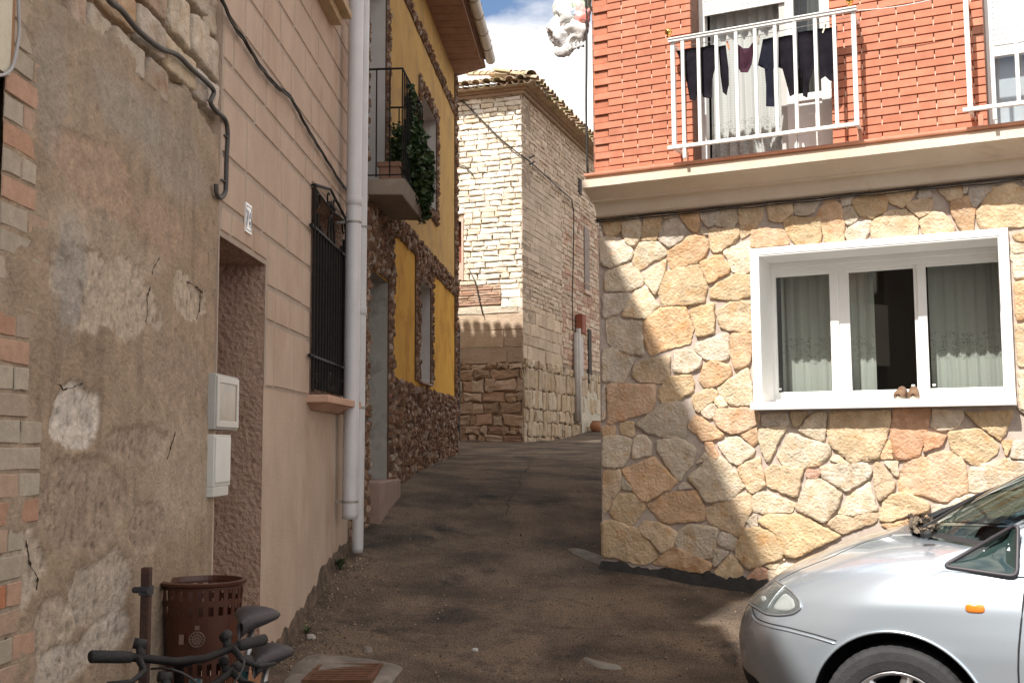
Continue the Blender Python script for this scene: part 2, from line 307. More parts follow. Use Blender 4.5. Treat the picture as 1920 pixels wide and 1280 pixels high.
# stones traced one by one: lists in photo coordinates, colour class
ST = {'A': (1120, 380, 4.267), 'B': (1120, 640, 4.267), 'C': (1120, 860, 4.267), 'D': (1400, 740, 3.283), 'E': (1400, 320, 3.692), 'F': (0, 0, 1)}
STONES = """A y 40,125 190,120 185,235 120,265 60,250
A g 200,125 320,110 360,190 340,280 285,355 240,330 200,240
A y 375,110 510,95 500,190 470,300 350,300 370,210
A g 500,200 600,110 660,140 700,230 680,290 580,360 495,300
A g 525,95 590,80 620,100 530,130
A o 640,80 815,65 810,220 765,240 700,160
A g 830,60 985,45 945,165 880,195 835,130
A g 1000,50 1110,35 1135,120 1080,200 945,185
A y 1130,25 1320,30 1320,110 1240,220 1150,290 1140,150
A y 1360,0 1550,0 1560,90 1460,150 1375,130
A y 890,215 1130,205 1135,265 1060,330 960,405 910,370
A g 815,240 850,205 890,220 880,265
A o 560,400 760,260 850,275 885,330 870,410 800,480 590,525 565,480
A p 345,325 470,310 550,380 550,425 430,470 330,545 275,470 310,390
A p 20,290 100,270 210,300 290,400 265,465 100,520 30,480
A p 60,570 190,490 270,485 370,620 350,670 250,705 60,705
A p 370,570 545,455 545,530 510,640 460,740 400,660
A y 510,620 560,550 790,490 830,530 870,680 850,790 730,815 520,835 500,740
A o 820,480 980,415 1060,520 1040,560 890,650 860,560
A p 1010,400 1100,350 1225,305 1240,540 1160,565 1080,545 1060,470
A y 900,700 960,650 1110,570 1235,580 1240,735 1110,775 900,765
A g 45,735 240,725 270,750 200,860 50,925
A p 190,905 280,740 380,670 490,830 470,850 380,925
A o 380,950 500,850 700,830 760,1000 740,1120 600,1150 450,1215 400,1180 375,1080
A y 740,860 930,805 930,1040 800,1070 770,960
A y 945,870 1080,790 1235,800 1240,1020 1100,1030 990,1000
A g 70,940 130,900 200,950 360,950 365,1220 250,1210 90,1130
A p 775,1130 1040,1040 1050,1240 960,1270 880,1250 800,1200
A o 1065,1060 1230,1050 1235,1200 1210,1290 1105,1340 1070,1220
A o 1230,230 1330,205 1500,220 1530,330 1230,360
B p 40,70 130,55 290,130 270,180 220,320 35,325
B y 300,180 500,130 575,110 570,270 530,325 340,325 280,280
B g 620,80 740,70 830,140 820,210 720,255 610,245
B o 860,185 910,155 1060,190 1070,270 960,350 860,370 820,300
B y 570,285 750,270 770,390 640,465 520,485 490,430 510,370
B p 1200,210 1220,290 1250,500 1220,515 1060,500 970,410 975,360 1100,290
B o 80,360 100,340 460,345 465,420 430,560 250,610 85,660
B g 35,360 65,350 65,600 40,640
B y 760,440 900,370 960,410 930,470 810,570 770,520
B p 950,480 975,430 1045,510 970,530
B p 825,570 910,500 955,530 910,620
B o 925,620 960,540 1230,530 1290,570 1290,650 1180,710 1090,745 1000,700
B g 305,670 520,500 660,480 705,560 705,770 600,775 420,740
B o 720,680 790,590 870,640 1010,740 1000,765 850,795
B o 40,680 135,675 130,755 40,755
B y 175,660 290,640 290,750 210,750 175,710
B p 45,765 190,755 270,790 260,890 200,1000 45,1000
B p 290,770 380,750 435,830 430,900 280,940
B p 475,790 650,780 780,850 770,960 655,1100 620,1080 480,880
B p 960,820 1100,755 1260,870 1240,910 1110,990 1040,930
B o 1150,750 1280,690 1285,800 1250,840
B o 860,810 920,810 970,930 880,940
B g 790,980 860,880 890,940
B y 1120,1010 1300,920 1340,1150 1240,1220 1210,1190 1150,1080
B p 1300,700 1520,680 1450,790 1370,970 1340,930 1290,790
C o 195,90 450,-10 640,180 620,210 400,340 340,330 280,230
C p 725,150 900,0 1000,-10 1190,200 1060,330 1040,325 870,350 800,230
C y 45,100 190,95 185,230 130,340 60,430 45,420
C g 195,160 210,130 280,240 200,245
C y 90,430 170,280 280,280 380,370 380,400 280,520 190,510
C o 400,370 560,280 790,250 850,400 860,490 600,510 530,510
C g 640,230 700,185 770,230 650,245
C y 865,390 940,360 1060,330 1150,280 1230,280 1230,420 1190,480 1130,620 960,540 890,500
C p 1250,290 1350,265 1570,350 1565,420 1350,440 1245,420
C y 1350,90 1400,50 1640,80 1600,290 1560,300 1360,220
C g 1195,480 1280,440 1275,540 1230,545
C y 1110,720 1160,570 1280,555 1400,590 1490,740 1480,800 1330,830 1210,880 1110,780
C g 645,590 730,530 955,550 950,620 930,790 780,800 700,750 625,680
C g 960,640 1000,580 1120,640 1090,730 970,690
C y 335,550 370,500 510,520 640,590 600,690 510,750 440,660 330,575
C y 45,500 120,490 310,560 420,670 490,750 480,790 380,840 45,780
C o 440,830 560,740 620,700 730,770 910,830 910,890 850,910 700,890
C g 935,720 1050,750 930,880
C y 940,900 1070,760 1160,890 1120,980 960,960
C r 1150,1020 1270,870 1360,890 1360,960 1260,1060
C p 1330,850 1500,800 1420,880
C p 1360,900 1500,840 1600,860 1500,1000 1380,1000
D g 90,190 95,122 240,110 260,190
D y 265,110 370,105 330,180 290,190
D p 190,370 270,240 500,310 520,350 440,430 350,450 210,420
D y 510,110 880,100 880,200 810,390 700,400 660,430 500,290
D p 320,220 400,120 490,110 480,280 400,260
D r 900,90 1130,90 1100,240 1060,370 980,400 910,390 890,250
D r 1110,230 1230,250 1200,310 1090,350
D y 1240,230 1430,210 1545,310 1530,360 1430,430 1380,420 1260,340
D o 940,480 990,410 1200,350 1310,370 1340,430 1360,600 1220,665 1110,620 940,590
D p 1370,440 1600,400 1727,440 1727,520 1500,600 1370,590
D r 370,460 460,470 430,510 370,510
D p 380,520 460,520 580,610 560,680 480,790 300,700
D p 460,440 620,420 740,420 770,470 740,520 620,590 470,510
D y 780,430 820,420 910,540 900,580 820,660 790,590
D p 840,410 935,410 930,510
D p 560,730 640,620 750,540 800,710 650,740
D y 490,790 570,740 800,720 800,780 590,860
D y 820,710 870,620 980,600 1130,680 1100,720 870,780 820,770
D y 70,780 130,740 320,740 580,870 300,1000 240,990 170,850
D y 1350,110 1640,100 1600,200 1560,280 1450,200
D o 1570,290 1640,280 1600,380
D g 1650,280 1750,270 1780,420 1630,390
D g 1665,80 1800,60 1780,250 1670,250
D p 1150,90 1340,100 1300,195 1220,220 1140,200
D y 720,350 800,350 810,400 720,405
D o 830,340 890,270 900,390 830,390
D p 510,400 560,370 640,430 590,425
D p 1150,690 1360,620 1500,620 1450,760 1200,830
D y 1380,640 1560,610 1720,540 1720,700 1500,760
D o 830,800 1130,740 1180,840 1000,900
E y 255,350 300,325 510,325 510,500 350,520 270,410
E g 325,225 520,180 450,300 340,310
E o 490,310 540,220 600,200 650,240 670,370 670,490 540,500 520,340
E g 650,180 745,165 720,220 660,250
E g 670,270 720,245 770,330 700,385 680,330
E y 725,210 850,150 930,140 970,200 960,280 870,325 770,300
E p 680,430 760,360 860,345 850,410 800,480 700,485
E y 870,350 980,290 1080,270 1180,330 1180,440 1080,460 1040,455 865,475
E y 960,140 1180,125 1130,205 1070,250 990,220
E g 1200,125 1260,125 1285,190 1185,190
E y 1100,240 1180,200 1285,200 1270,290 1210,325 1160,290
E y 1195,350 1290,290 1370,300 1440,400 1400,430 1230,445
E y 1310,110 1480,95 1495,185 1400,210
E o 1410,220 1540,180 1575,270 1565,410 1490,425 1420,290
E g 1490,90 1530,90 1525,150 1500,160
E g 1540,80 1740,75 1690,140 1580,260 1545,180
E y 1590,310 1690,130 1830,90 1880,200 1915,370 1700,395 1620,390
E g 1870,50 2000,40 2000,250 1930,250
E y 1850,440 1890,395 1990,380 1990,500 1870,490
E p 1830,500 1870,500 1900,560 1840,570
F p 1898,470 1915,455 1986,450 1984,508 1903,522
F o 1903,531 1984,518 1986,584 1907,600
F y 1905,610 1984,594 1990,672 1910,686
F p 1911,697 1988,684 1990,770 1914,768"""
PAL = {'y': (.70, .545, .375), 'o': (.71, .495, .33), 'p': (.77, .665, .53), 'g': (.66, .58, .49), 'r': (.65, .41, .30)}
def stone_poly(mbs, poly, col, o0=0., th=.024, seed=0, jag=.006, grow=0., nsm=1):
    """one rough flat-faced stone from an outline in (s, z)"""
    rnd = random.Random(seed)
    P = [Vector(p) for p in poly]; c0 = sum(P, Vector((0, 0))) / len(P); P = [p + (p - c0).normalized() * grow for p in P]; Q = []
    for i, p in enumerate(P):
        q = P[(i + 1) % len(P)]; L = (q - p).length; n = max(2, int(L / .022))
        for k in range(n):
            t = k / n; x = p.lerp(q, t); Q.append(x)
    # round the corners
    for _ in range(nsm): Q = [(Q[i - 1] + Q[i] * 2 + Q[(i + 1) % len(Q)]) / 4 for i in range(len(Q))]
    c = sum(Q, Vector((0, 0))) / len(Q)
    Q = [q + (q - c).normalized() * (fbm(q.x * 22, q.y * 22, seed) * jag) for q in Q]
    n = len(Q); tb = rnd.uniform(.88, 1.1); hue = rnd.uniform(-.03, .03)
    tilt = (rnd.uniform(-.05, .05), rnd.uniform(-.05, .05)); th = th * rnd.uniform(.75, 1.25)
    base = tuple(max(0, x * tb + h) for x, h in zip(col, (hue * .5, 0, -hue)))
    rings = [(1.0, 0), (.985, .6), (.955, .92), (.86, 1.0), (.66, 1.), (.4, 1.), (.15, 1.)]
    vs = []; cs = []
    size = max((q - c).length for q in Q)
    for f, hgt in rings:
        for q in Q:
            inset = 1 - (1 - f) * (1 if f < .9 else min(1, .12 / size)); pt = c + (q - c) * inset
            d = pt - c; hh = th * hgt
            if hgt >= .9: hh += (tilt[0] * d.x + tilt[1] * d.y) + .008 * fbm(pt.x * 9, pt.y * 9, seed) + .0035 * fbm(pt.x * 40, pt.y * 40, seed + 3)
            vs.append((pt.x, -(o0 + max(.001, hh)), pt.y))
            v = 1 + .22 * fbm(pt.x * 7, pt.y * 7, seed + 9); rr = .10 * max(0, fbm(pt.x * 11, pt.y * 11, seed + 20))
            cs.append((base[0] * v, base[1] * (v - rr), base[2] * (v - 2.0 * rr)))
    fs = [(i * n + k, i * n + (k + 1) % n, (i + 1) * n + (k + 1) % n, (i + 1) * n + k) for i in range(len(rings) - 1) for k in range(n)]
    fs.append(tuple((len(rings) - 1) * n + k for k in range(n)))
    mbs.add(vs, fs, cs)
st = MB(); k = 0
for ln in STONES.splitlines():
    p = ln.split(); ox, oy, sc = ST[p[0]]; poly = []
    for q in p[2:]:
        a, c = map(float, q.split(',')); s_, z_ = RW.px(ox + a / sc + (66 if p[0] != 'F' and ox + a / sc > 1908 else 0), oy + c / sc, .015); poly.append((max(.004, s_), z_))
    k += 1; stone_poly(st, poly, PAL[p[1]], seed=k, grow=.014, jag=.013)
def voronoi_cells(seeds, rect):
    out = []
    for i, p in enumerate(seeds):
        poly = [(rect[0], rect[2]), (rect[1], rect[2]), (rect[1], rect[3]), (rect[0], rect[3])]
        for j, q in enumerate(seeds):
            if i == j or (p[0] - q[0]) ** 2 + (p[1] - q[1]) ** 2 > 1.6: continue
            mx_, my = (p[0] + q[0]) / 2, (p[1] + q[1]) / 2; nx_, ny = q[0] - p[0], q[1] - p[1]; new = []
            for a, c in zip(poly, poly[1:] + poly[:1]):
                da = (a[0] - mx_) * nx_ + (a[1] - my) * ny; dc = (c[0] - mx_) * nx_ + (c[1] - my) * ny
                if da <= 0: new.append(a)
                if da * dc < 0: t = da / (da - dc); new.append((a[0] + (c[0] - a[0]) * t, a[1] + (c[1] - a[1]) * t))
            poly = new
            if len(poly) < 3: break
        out.append(poly)
    return out
for rect in ((3.46, 9.0, -.2, 3.48), (2.2, 3.45, -.1, .66)):
    sd_ = []
    for _ in range(900):
        q = (random.uniform(rect[0], rect[1]), random.uniform(rect[2], rect[3]))
        if all((q[0] - a) ** 2 + (q[1] - c) ** 2 > .26 ** 2 for a, c in sd_): sd_.append(q)
    for poly in voronoi_cells(sd_, rect):
        if len(poly) < 3: continue
        cx = sum(p[0] for p in poly) / len(poly); cz = sum(p[1] for p in poly) / len(poly); k += 1
        poly = [(p[0] + (cx - p[0]) * .10, p[1] + (cz - p[1]) * .10) for p in poly]
        stone_poly(st, poly, PAL[random.choice('yyoppgr')], seed=k)
STONEM = mat('limestone', (.80, .76, .68), (1.0, 1.0, 1.0), 16, rough=.92, bump=1.0, bscale=42, tint=True, dist=.02, c3=(.80, .64, .48), scale3=7, ramp3=(.54, .68), spec=.3)
st.build('stone_facing', STONEM, rh, smooth=True)
# bitumen strip along the foot of the wall
b = MB(); n = 260; vs = []
for i in range(n + 1):
    s_ = i / n * 6.5; p = RW.w(s_, 0, .045); gz = float(G(p.x, p.y))
    hgt = (.035 + .06 * sm(.1, 1.4, s_)) * (1 + .6 * fbm(s_ * 4, 1) + .5 * fbm(s_ * 17, 6)) + .01
    vs += [(s_, -.10, gz - .05), (s_, -.075, gz + .012), (s_, -.05, gz + hgt * .7), (s_, -.036, gz + hgt), (s_, .0, gz + hgt + .004)]
b.add(vs, [(i * 5 + j, i * 5 + j + 5, i * 5 + j + 6, i * 5 + j + 1) for i in range(n) for j in range(4)])
b.build('tar_skirting', mat('tar', (.012, .011, .011), (.03, .027, .024), 12, rough=.8, bump=.8, bscale=60), rh, smooth=True)
# mould / cornice under the brick storey
CORN = mat('cornice_render', (.64, .53, .41), (.72, .62, .50), 2.2, rough=.85, bump=.25, bscale=60, c3=(.52, .41, .30), scale3=3, ramp3=(.6, .78))
prof = [(-.0, 3.485), (.055, 3.485), (.07, 3.50), (.085, 3.56), (.10, 3.595), (.165, 3.598), (.17, 3.612), (.185, 3.62), (.295, 3.672), (.345, 3.680), (.352, 3.686), (.352, 3.748), (.305, 3.757), (.28, 3.79), (.0, 3.79)]
b = MB(); vs = []; xs_ = [-.0 + .0, *np.linspace(.06, 10.9, 120)]
xs_[0] = .0
for x in xs_: vs += [(x, -o_ - .0015 * nz(x * 9, z_ * 30), z_ + .002 * nz(x * 5, z_ * 9, 2)) for o_, z_ in prof]
m_ = len(prof); b.add(vs, [(i * m_ + j, (i + 1) * m_ + j, (i + 1) * m_ + j + 1, i * m_ + j + 1) for i in range(len(xs_) - 1) for j in range(m_ - 1)])
b.add([(0, -o_, z_) for o_, z_ in prof], [tuple(range(m_))])
b.build('cornice', CORN, rh)
TERRA = mat('terracotta_sill', (.44, .20, .13), (.54, .27, .18), 6, rough=.8, bump=.3, bscale=60)
b = MB(); b.box(-.0, 10.9, -.325, .2, 3.792, 3.815); b.build('ledge_tiles', TERRA, rh, bevel=.006)

# brick storey: real bricks on a mortar backing
BR0, BRL, BRH = 3.818, .262, .0645
BD = (.93, 2.05, 3.818, 6.1); BW2 = (3.155, 4.6, 3.818, 6.1)
b = MB(); walls(RW, b, .045, 10.9, 3.815, 7.2, .3, [BD, BW2], o=UO - .022)
b.build('upper_wall', mat('brick_joint', (.17, .09, .065), (.26, .15, .11), 30, rough=.95, bump=.5, bscale=120), rh)  # backing darkened in colour for the shadow inside the joints
b = MB(); b.box(.045, .3, .10, 7, 3.5, 7.2); b.box(.3, 10.9, 6.7, 7, 3.5, 7.2); b.box(10.6, 10.9, .1, 6.7, 3.5, 7.2); b.build('upper_side_wall', MATS['brick_joint'], rh)
b = MB(); vs_ = random.Random(3)
for r in range(53):
    z = BR0 + r * BRH; off = (r % 2) * BRL / 2
    x = .06 + off - BRL
    while x < 7.5:
        x0, x1 = x + .004, x + BRL - .004; x += BRL
        if r % 2 == 1 and x0 < .12: continue                       # toothed corner: every other course starts back
        if r % 2 == 1 and x1 < .18: continue
        x0 = max(x0, .05)
        if x1 - x0 < .03: continue
        segs = [(x0, x1)]
        for h in (BD, BW2):
            if h[2] <= z + .02 < h[3]:
                new = []
                for a, c in segs:
                    if c <= h[0] or a >= h[1]: new.append((a, c)); continue
                    if a < h[0]: new.append((a, h[0]))
                    if c > h[1]: new.append((h[1], c))
                segs = new
        for a, c in segs:
            if c - a < .02: continue
            t = vs_.uniform(.88, 1.1); u = vs_.uniform(-.02, .02)
            j = vs_.uniform(-.0015, .0015)
            b.box(a, c, -UO + j, -UO + .03, z + .0045, z + BRH - .0045, tint=(t + u, t, t - u))
for r in range(1, 53, 2): b.box(.05, .185, -UO + .017, -UO + .04, BR0 + r * BRH + .003, BR0 + (r + 1) * BRH - .003, tint=(.9, .88, .85))
BRICK = mat('orange_brick', (.46, .165, .095), (.55, .215, .13), 9, rough=.8, bump=.25, bscale=150, tint=True, dist=.003, c3=(.56, .27, .18), scale3=3, ramp3=(.55, .7))
bo = b.build('brickwork', BRICK, rh, bevel=.0025)
b = MB(); rz_ = random.Random(5)
for r in range(53):
    z = BR0 + r * BRH; off = (r % 2) * BRL / 2; x = .06 + off
    while x < 7.4:
        if not any(h[0] - .01 < x < h[1] + .01 and h[2] <= z < h[3] for h in (BD, BW2)) and x > .2:
            b.box(x - .003, x + .005, -UO + .0035 - (.003 if rz_.random() < .5 else 0), -UO + .02, z - .005, z + BRH * rz_.uniform(.35, .6))
        x += BRL
b.build('mortar_dabs', mat('pale_mortar', (.62, .42, .33), rough=.95), rh)
# roof of the brick house (above the picture)
b = MB(); b.box(-.1, 11.1, -.55, 7.1, 7.2, 7.35); b.build('roof', TERRA, rh)

# ground-floor window
wn = thing('tmp', '', '', (0, 0, 0)); 
def part_empty(name, parent, loc=(0, 0, 0)):
    o = bpy.data.objects.new(name, None); COL.objects.link(o); o.empty_display_size = .1; o.parent = parent; o.location = loc; PM[o.name] = PM[parent.name] @ Matrix.Translation(Vector(loc)); return o
bpy.data.objects.remove(wn)
s0, s1, z0, z1 = WIN
b = MB()
for (a, c, d, e) in ((s0 - .06, s0, z0 - .0, z1 + .055), (s1, s1 + .06, z0 - .0, z1 + .055), (s0, s1, z1, z1 + .055)):
    b.box(a, c, -.055, .0, d, e)
# white painted reveal
b.box(s0 - .004, s0 + .012, -.05, .38, z0, z1); b.box(s1 - .012, s1 + .004, -.05, .38, z0, z1); b.box(s0, s1, -.05, .38, z1 - .012, z1 + .004)
wf = b.build('window', PLASTIC, rh, bevel=.003)
b = MB(); b.box(s0 - .065, s1 + .065, -.15, .38, z0 - .062, z0 - .002); b.box(s0 + .01, s1 - .01, .24, .38, z0 - .002, z0 + .03); b.build('sill', PLASTIC, wf, bevel=.004)
GO = -.30   # plane of the sashes
b = MB(); ft = .05
b.box(s0 + .012, s1 - .012, .35, .41, z1 - .10, z1 - .012); b.box(s0 + .012, s1 - .012, .335, .41, z1 - .055, z1 - .012)
b.box(s0 + .012, s0 + .035, .35, .41, z0, z1 - .1); b.box(s1 - .035, s1 - .012, .35, .41, z0, z1 - .1); b.box(s0, s1, .34, .41, z0, z0 + .05)
b.build('frame', PLASTIC, wf, bevel=.003)
edges = [RW.px(x, 620, -.37)[0] for x in (1443, 1455, 1558, 1574, 1594, 1716, 1723, 1740, 1877, 1884)]
def sash(xa, xb, xc, xd, y, name='sash'):
    """outer xa..xd, glass xb..xc"""
    b = MB(); zt, zb = z1 - .095, z0 + .045; y0_, y1_ = y, y + .035
    b.box(xa, xb, y0_, y1_, zb, zt); b.box(xc, xd, y0_, y1_, zb, zt); b.box(xb, xc, y0_, y1_, zb, zb + .05); b.box(xb, xc, y0_, y1_, zt - .035, zt)
    s_ = b.build(name, PLASTIC, wf, bevel=.004)
    b = MB(); b.box(xb, xc, y0_ + .012, y0_ + .018, zb + .05, zt - .035); b.build('pane', GLASS, s_)
sash(edges[0], edges[1] + .01, edges[2], edges[3], .355)
sash(edges[3], edges[4], edges[5], edges[6], .375)
sash(edges[6], edges[7], edges[8], edges[9] + .01, .355)
def curtain(x0, x1, za, zb, y, waves, amp, name, material, parent, phase=0., hem=0., dx=0):
    b = MB(); nx_, nz_ = int((x1 - x0) / .012) + 2, 14; vs = []
    for j in range(nz_ + 1):
        z = za + (zb - za) * j / nz_
        for i in range(nx_ + 1):
            t = i / nx_; x = x0 + (x1 - x0) * t
            a = amp * (1 - .35 * j / nz_)
            yy = y + a * math.sin(t * waves * 2 * math.pi + phase + .4 * math.sin(z * 3)) + a * .5 * math.sin(t * waves * 4.7 * math.pi + 1 + z)
            zz = z + (hem * math.sin(t * waves * 4 * math.pi) if j == 0 else 0)
            vs.append((x + dx * (j / nz_), yy, zz))
    b.add(vs, [(j * (nx_ + 1) + i, j * (nx_ + 1) + i + 1, (j + 1) * (nx_ + 1) + i + 1, (j + 1) * (nx_ + 1) + i) for j in range(nz_) for i in range(nx_)])
    return b.build(name, material, parent, smooth=True)
CURT = cloth_mat('net_curtain', (.56, .57, .53), (.70, .71, .66), band=(z0 + .33, z0 + .56), alpha=.04)
curtain(edges[1] - .0, edges[2] + .01, z0 - .02, z1 - .05, .59, 5, .012, 'curtain', CURT, wf)
curtain(edges[4] - .06, edges[4] + .16, z0 - .02, z1 - .05, .60, 3, .014, 'curtain', CURT, wf, 1)
curtain(edges[7] - .01, edges[8] + .05, z0 - .02, z1 - .05, .59, 6, .014, 'curtain', CURT, wf, 2)
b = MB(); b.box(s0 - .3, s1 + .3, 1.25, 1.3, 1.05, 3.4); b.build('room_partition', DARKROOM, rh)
# tiny latches
for x in (edges[1] + .02, edges[5] - .03, edges[7] + .03):
    b = MB(); b.box(x - .012, x + .012, .36, .376, z0 + .115, z0 + .13); b.build('latch', PLASTIC, wf)

# balcony door, first floor
DO = UO - .24
x0, x1, z0b, z1b = BD
b = MB()
b.box(x0, x0 + .05, -DO, -DO + .09, z0b, z1b); b.box(x1 - .05, x1, -DO, -DO + .09, z0b, z1b); b.box(x0, x1, -DO, -DO + .09, z1b - .06, z1b)
bd = b.build('balcony_door', PLASTIC, rh, bevel=.003)
b = MB(); xm = RW.px(1476, 200, DO)[0]
b.box(xm - .05, xm, -DO + .01, -DO + .06, z0b, z1b - .06); b.build('post', mat('grey_post', (.45, .44, .42), rough=.5), bd, bevel=.003)
b = MB(); xa, xb = xm, x1 - .05
b.box(xa, xa + .07, -DO + .005, -DO + .05, z0b + .01, z1b - .07); b.box(xb - .07, xb, -DO + .005, -DO + .05, z0b + .01, z1b - .07)
b.box(xa + .07, xb - .07, -DO + .005, -DO + .05, z0b + .01, z0b + .08); b.box(xa + .07, xb - .07, -DO + .022, -DO + .04, z0b + .08, z0b + .50); b.box(xa + .07, xb - .07, -DO + .005, -DO + .05, z0b + .47, z0b + .53)
b.box(xa + .07, xb - .07, -DO + .005, -DO + .05, z1b - .15, z1b - .07)
lf = b.build('door_leaf', PLASTIC, bd, bevel=.004)
b = MB(); b.box(xa + .07, xb - .07, -DO + .025, -DO + .031, z0b + .53, z1b - .15); b.build('pane', GLASS, lf)
CURT2 = cloth_mat('white_net_curtain', (.60, .62, .60), (.74, .76, .74), band=(z0b + .10, z0b + .42), alpha=.05)
curtain(x0 + .06, xm - .02, z0b + .02, z1b - .3, -DO + .13, 7, .02, 'curtain', CURT2, bd, hem=.01)
curtain(xm + .05, x1 - .1, z0b + .5, z1b - .3, -DO + .3, 5, .02, 'curtain', cloth_mat('grey_net', (.16, .15, .14), (.22, .21, .19), alpha=.1), bd)
zs_ = RW.px(1420, 14, DO)[1]
b = MB(); z = zs_
while z < z1b - .1:
    b.prism([(x0 + .05, z), (xm + .0, z), (xm + .0, z + .038), (x0 + .05, z + .038)], -DO - .012, -DO + .004); z += .042
b.build('roller_blind', PLASTIC, bd, bevel=.004)
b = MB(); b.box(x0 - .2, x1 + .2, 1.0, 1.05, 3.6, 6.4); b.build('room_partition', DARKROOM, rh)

# second first-floor window with closed shutter
x0, x1, z0b, z1b = BW2; b = MB()
b.box(x0, x0 + .055, -DO, -DO + .09, z0b, z1b); b.box(x1 - .055, x1, -DO, -DO + .09, z0b, z1b); b.box(x0, x1, -DO, -DO + .09, z1b - .06, z1b); b.box(x0 + .055, x1 - .055, -DO, -DO + .09, z0b, z0b + .06)
b.box(x0 + .34, x0 + .40, -DO + .005, -DO + .06, z0b + .06, z1b - .06); b.box(x0 + .055, x1 - .055, -DO + .003, -DO + .06, 4.42, 4.50)
w2 = b.build('shuttered_window', PLASTIC, rh, bevel=.003)
b = MB(); b.box(x0 + .055, x1 - .055, -DO + .02, -DO + .026, z0b + .06, 4.43); b.build('pane', GLASS, w2)
b = MB(); b.box(x0 + .055, x1 - .055, -DO + .12, -DO + .13, z0b, 4.6); b.build('curtain', mat('pale_blue_lining', (.50, .52, .60), (.60, .62, .68), 3, rough=.8), w2)
b = MB(); z = 4.50
while z < z1b - .1:
    b.box(x0 + .055, x1 - .055, -DO - .004, -DO + .012, z, z + .0395); z += .0425
b.build('roller_shutter', mat('shutter_white', (.80, .81, .82), rough=.4), w2, bevel=.006)

# balcony railings
WP = mat('white_painted_steel', (.78, .78, .76), (.83, .83, .81), 8, rough=.35, bump=.05)
def railing(xa, xb, bars, label, foot=True):
    ro_ = UO + .20
    p = RW.w(xa, 3.815, ro_); th_ = thing('balcony_railing', label, 'railing', (p.x, p.y, p.z), RW.rz)
    L_ = xb - xa; zt = 4.80 - 3.815; zb = .085
    b = MB(); b.box(-.03, L_ + .03, -.02, .02, zt - .015, zt + .018); b.box(-.03, L_ + .03, -.028, -.02, zt + .006, zt + .018); b.build('top_rail', WP, th_, bevel=.004)
    b = MB(); b.box(-.05, L_ + .02, -.018, .012, zb, zb + .028); b.build('bottom_rail', WP, th_, bevel=.003)
    for x in (0, L_):
        b = MB(); b.box(x - .017, x + .017, .0, .034, zb, zt - .015); b.box(x - .012, x + .012, .034, .20, zt - .05, zt - .02); b.box(x - .012, x + .012, .034, .20, zb, zb + .025); b.build('end_post', WP, th_, bevel=.003)
    for i, x in enumerate(bars):
        b = MB(); b.box(x - xa - .0135, x - xa + .0135, -.014, .013, (.0 if i == 0 else zb + .02), zt - .015); b.build('bar', WP, th_, bevel=.003)
    for x in (0.06, L_ + .0):
        b = MB(); b.box(x - .017, x + .017, .10, .14, .0, zb); b.build('foot', TERRA, th_)
    return th_
ro_ = UO + .20
bx = [RW.px(x, 180, ro_ + .01)[0] for x in (1281, 1311, 1345, 1382, 1418, 1456, 1493, 1532, 1568)]
xa, xb = RW.px(1262, 180, ro_)[0], RW.px(1603, 130, ro_)[0]
rail1 = railing(xa, xb, bx, 'white steel balcony railing hung with dark washing, in front of the lace curtained balcony door')
for x in (xa - .03, xb - .02):
    p = RW.w(x, 4.835, ro_); b = MB(); b.sphere((0, 0, .045), .03, 16); b.lathe([(.012, 0), (.02, .004), (.01, .018), (.012, .03)], 12)
    o = b.build('ball_finial', mat('polished_brass', (.75, .45, .12), (.85, .55, .18), 5, rough=.18, metal=1), rail1, smooth=True); o.location = (x - xa, 0, 4.835 - 3.815)
xa2 = RW.px(1816, 130, ro_)[0]
railing(xa2, xa2 + 1.55, [xa2 + 0.16 * i for i in range(1, 10)], 'white steel railing in front of the closed roller shutter at the upper right')

# washing: thickness-bearing cloth outlines at their real place behind the rail
CL_ = mat('black_cotton', (.006, .005, .008), (.014, .011, .018), 12, rough=.95, bump=.4, bscale=80, spec=.2)
NAVY = mat('navy_cotton', (.008, .009, .018), (.016, .017, .03), 12, rough=.95, bump=.4, bscale=80, spec=.2)
PLUM = mat('plum_lace', (.03, .008, .018), (.05, .014, .028), 20, rough=.8, bump=.4, bscale=90, spec=.2)
def garment(name, cat, label, pts, m, o=ro_ - .05, th=.012, seed=0):
    poly = [RW.px(x, y, o) for x, y in pts]
    Q = []
    for i, p in enumerate(poly):
        q = poly[(i + 1) % len(poly)]; n = max(1, int(math.dist(p, q) / .03))
        Q += [(p[0] + (q[0] - p[0]) * t / n, p[1] + (q[1] - p[1]) * t / n) for t in range(n)]
    cx = sum(q[0] for q in Q) / len(Q); cz = sum(q[1] for q in Q) / len(Q); n = len(Q); vs = []
    top = max(q[1] for q in Q)
    def dep(x, z): return .022 * math.sin(x * 38 + seed * 2 + z * 4) * (.4 + (top - z) * 2)
    rings = [(1, 0), (1.0, 0), (.72, 1), (.4, 1), (.12, 1)]
    for side in (-1, 1):
        for f, h in rings[1:] if side == 1 else rings[1:]:
            for q in Q:
                x, z = cx + (q[0] - cx) * f, cz + (q[1] - cz) * f; wp = RW.w(x, z, o + dep(x, z) - side * (th / 2 + h * .008)); vs.append(tuple(wp))
    b = MB(); R4 = len(rings) - 1; fs = []
    for side in (0, 1):
        of = side * R4 * n
        for i in range(R4 - 1):
            for k_ in range(n): fs.append((of + i * n + k_, of + i * n + (k_ + 1) % n, of + (i + 1) * n + (k_ + 1) % n, of + (i + 1) * n + k_))
        fs.append(tuple(of + (R4 - 1) * n + k_ for k_ in range(n)))
    fs += [(k_, (k_ + 1) % n, R4 * n + (k_ + 1) % n, R4 * n + k_) for k_ in range(n)]
    b.add(vs, fs); return tag(b.build(name, m, smooth=True), label, cat, 'washing hung behind the balcony railing')
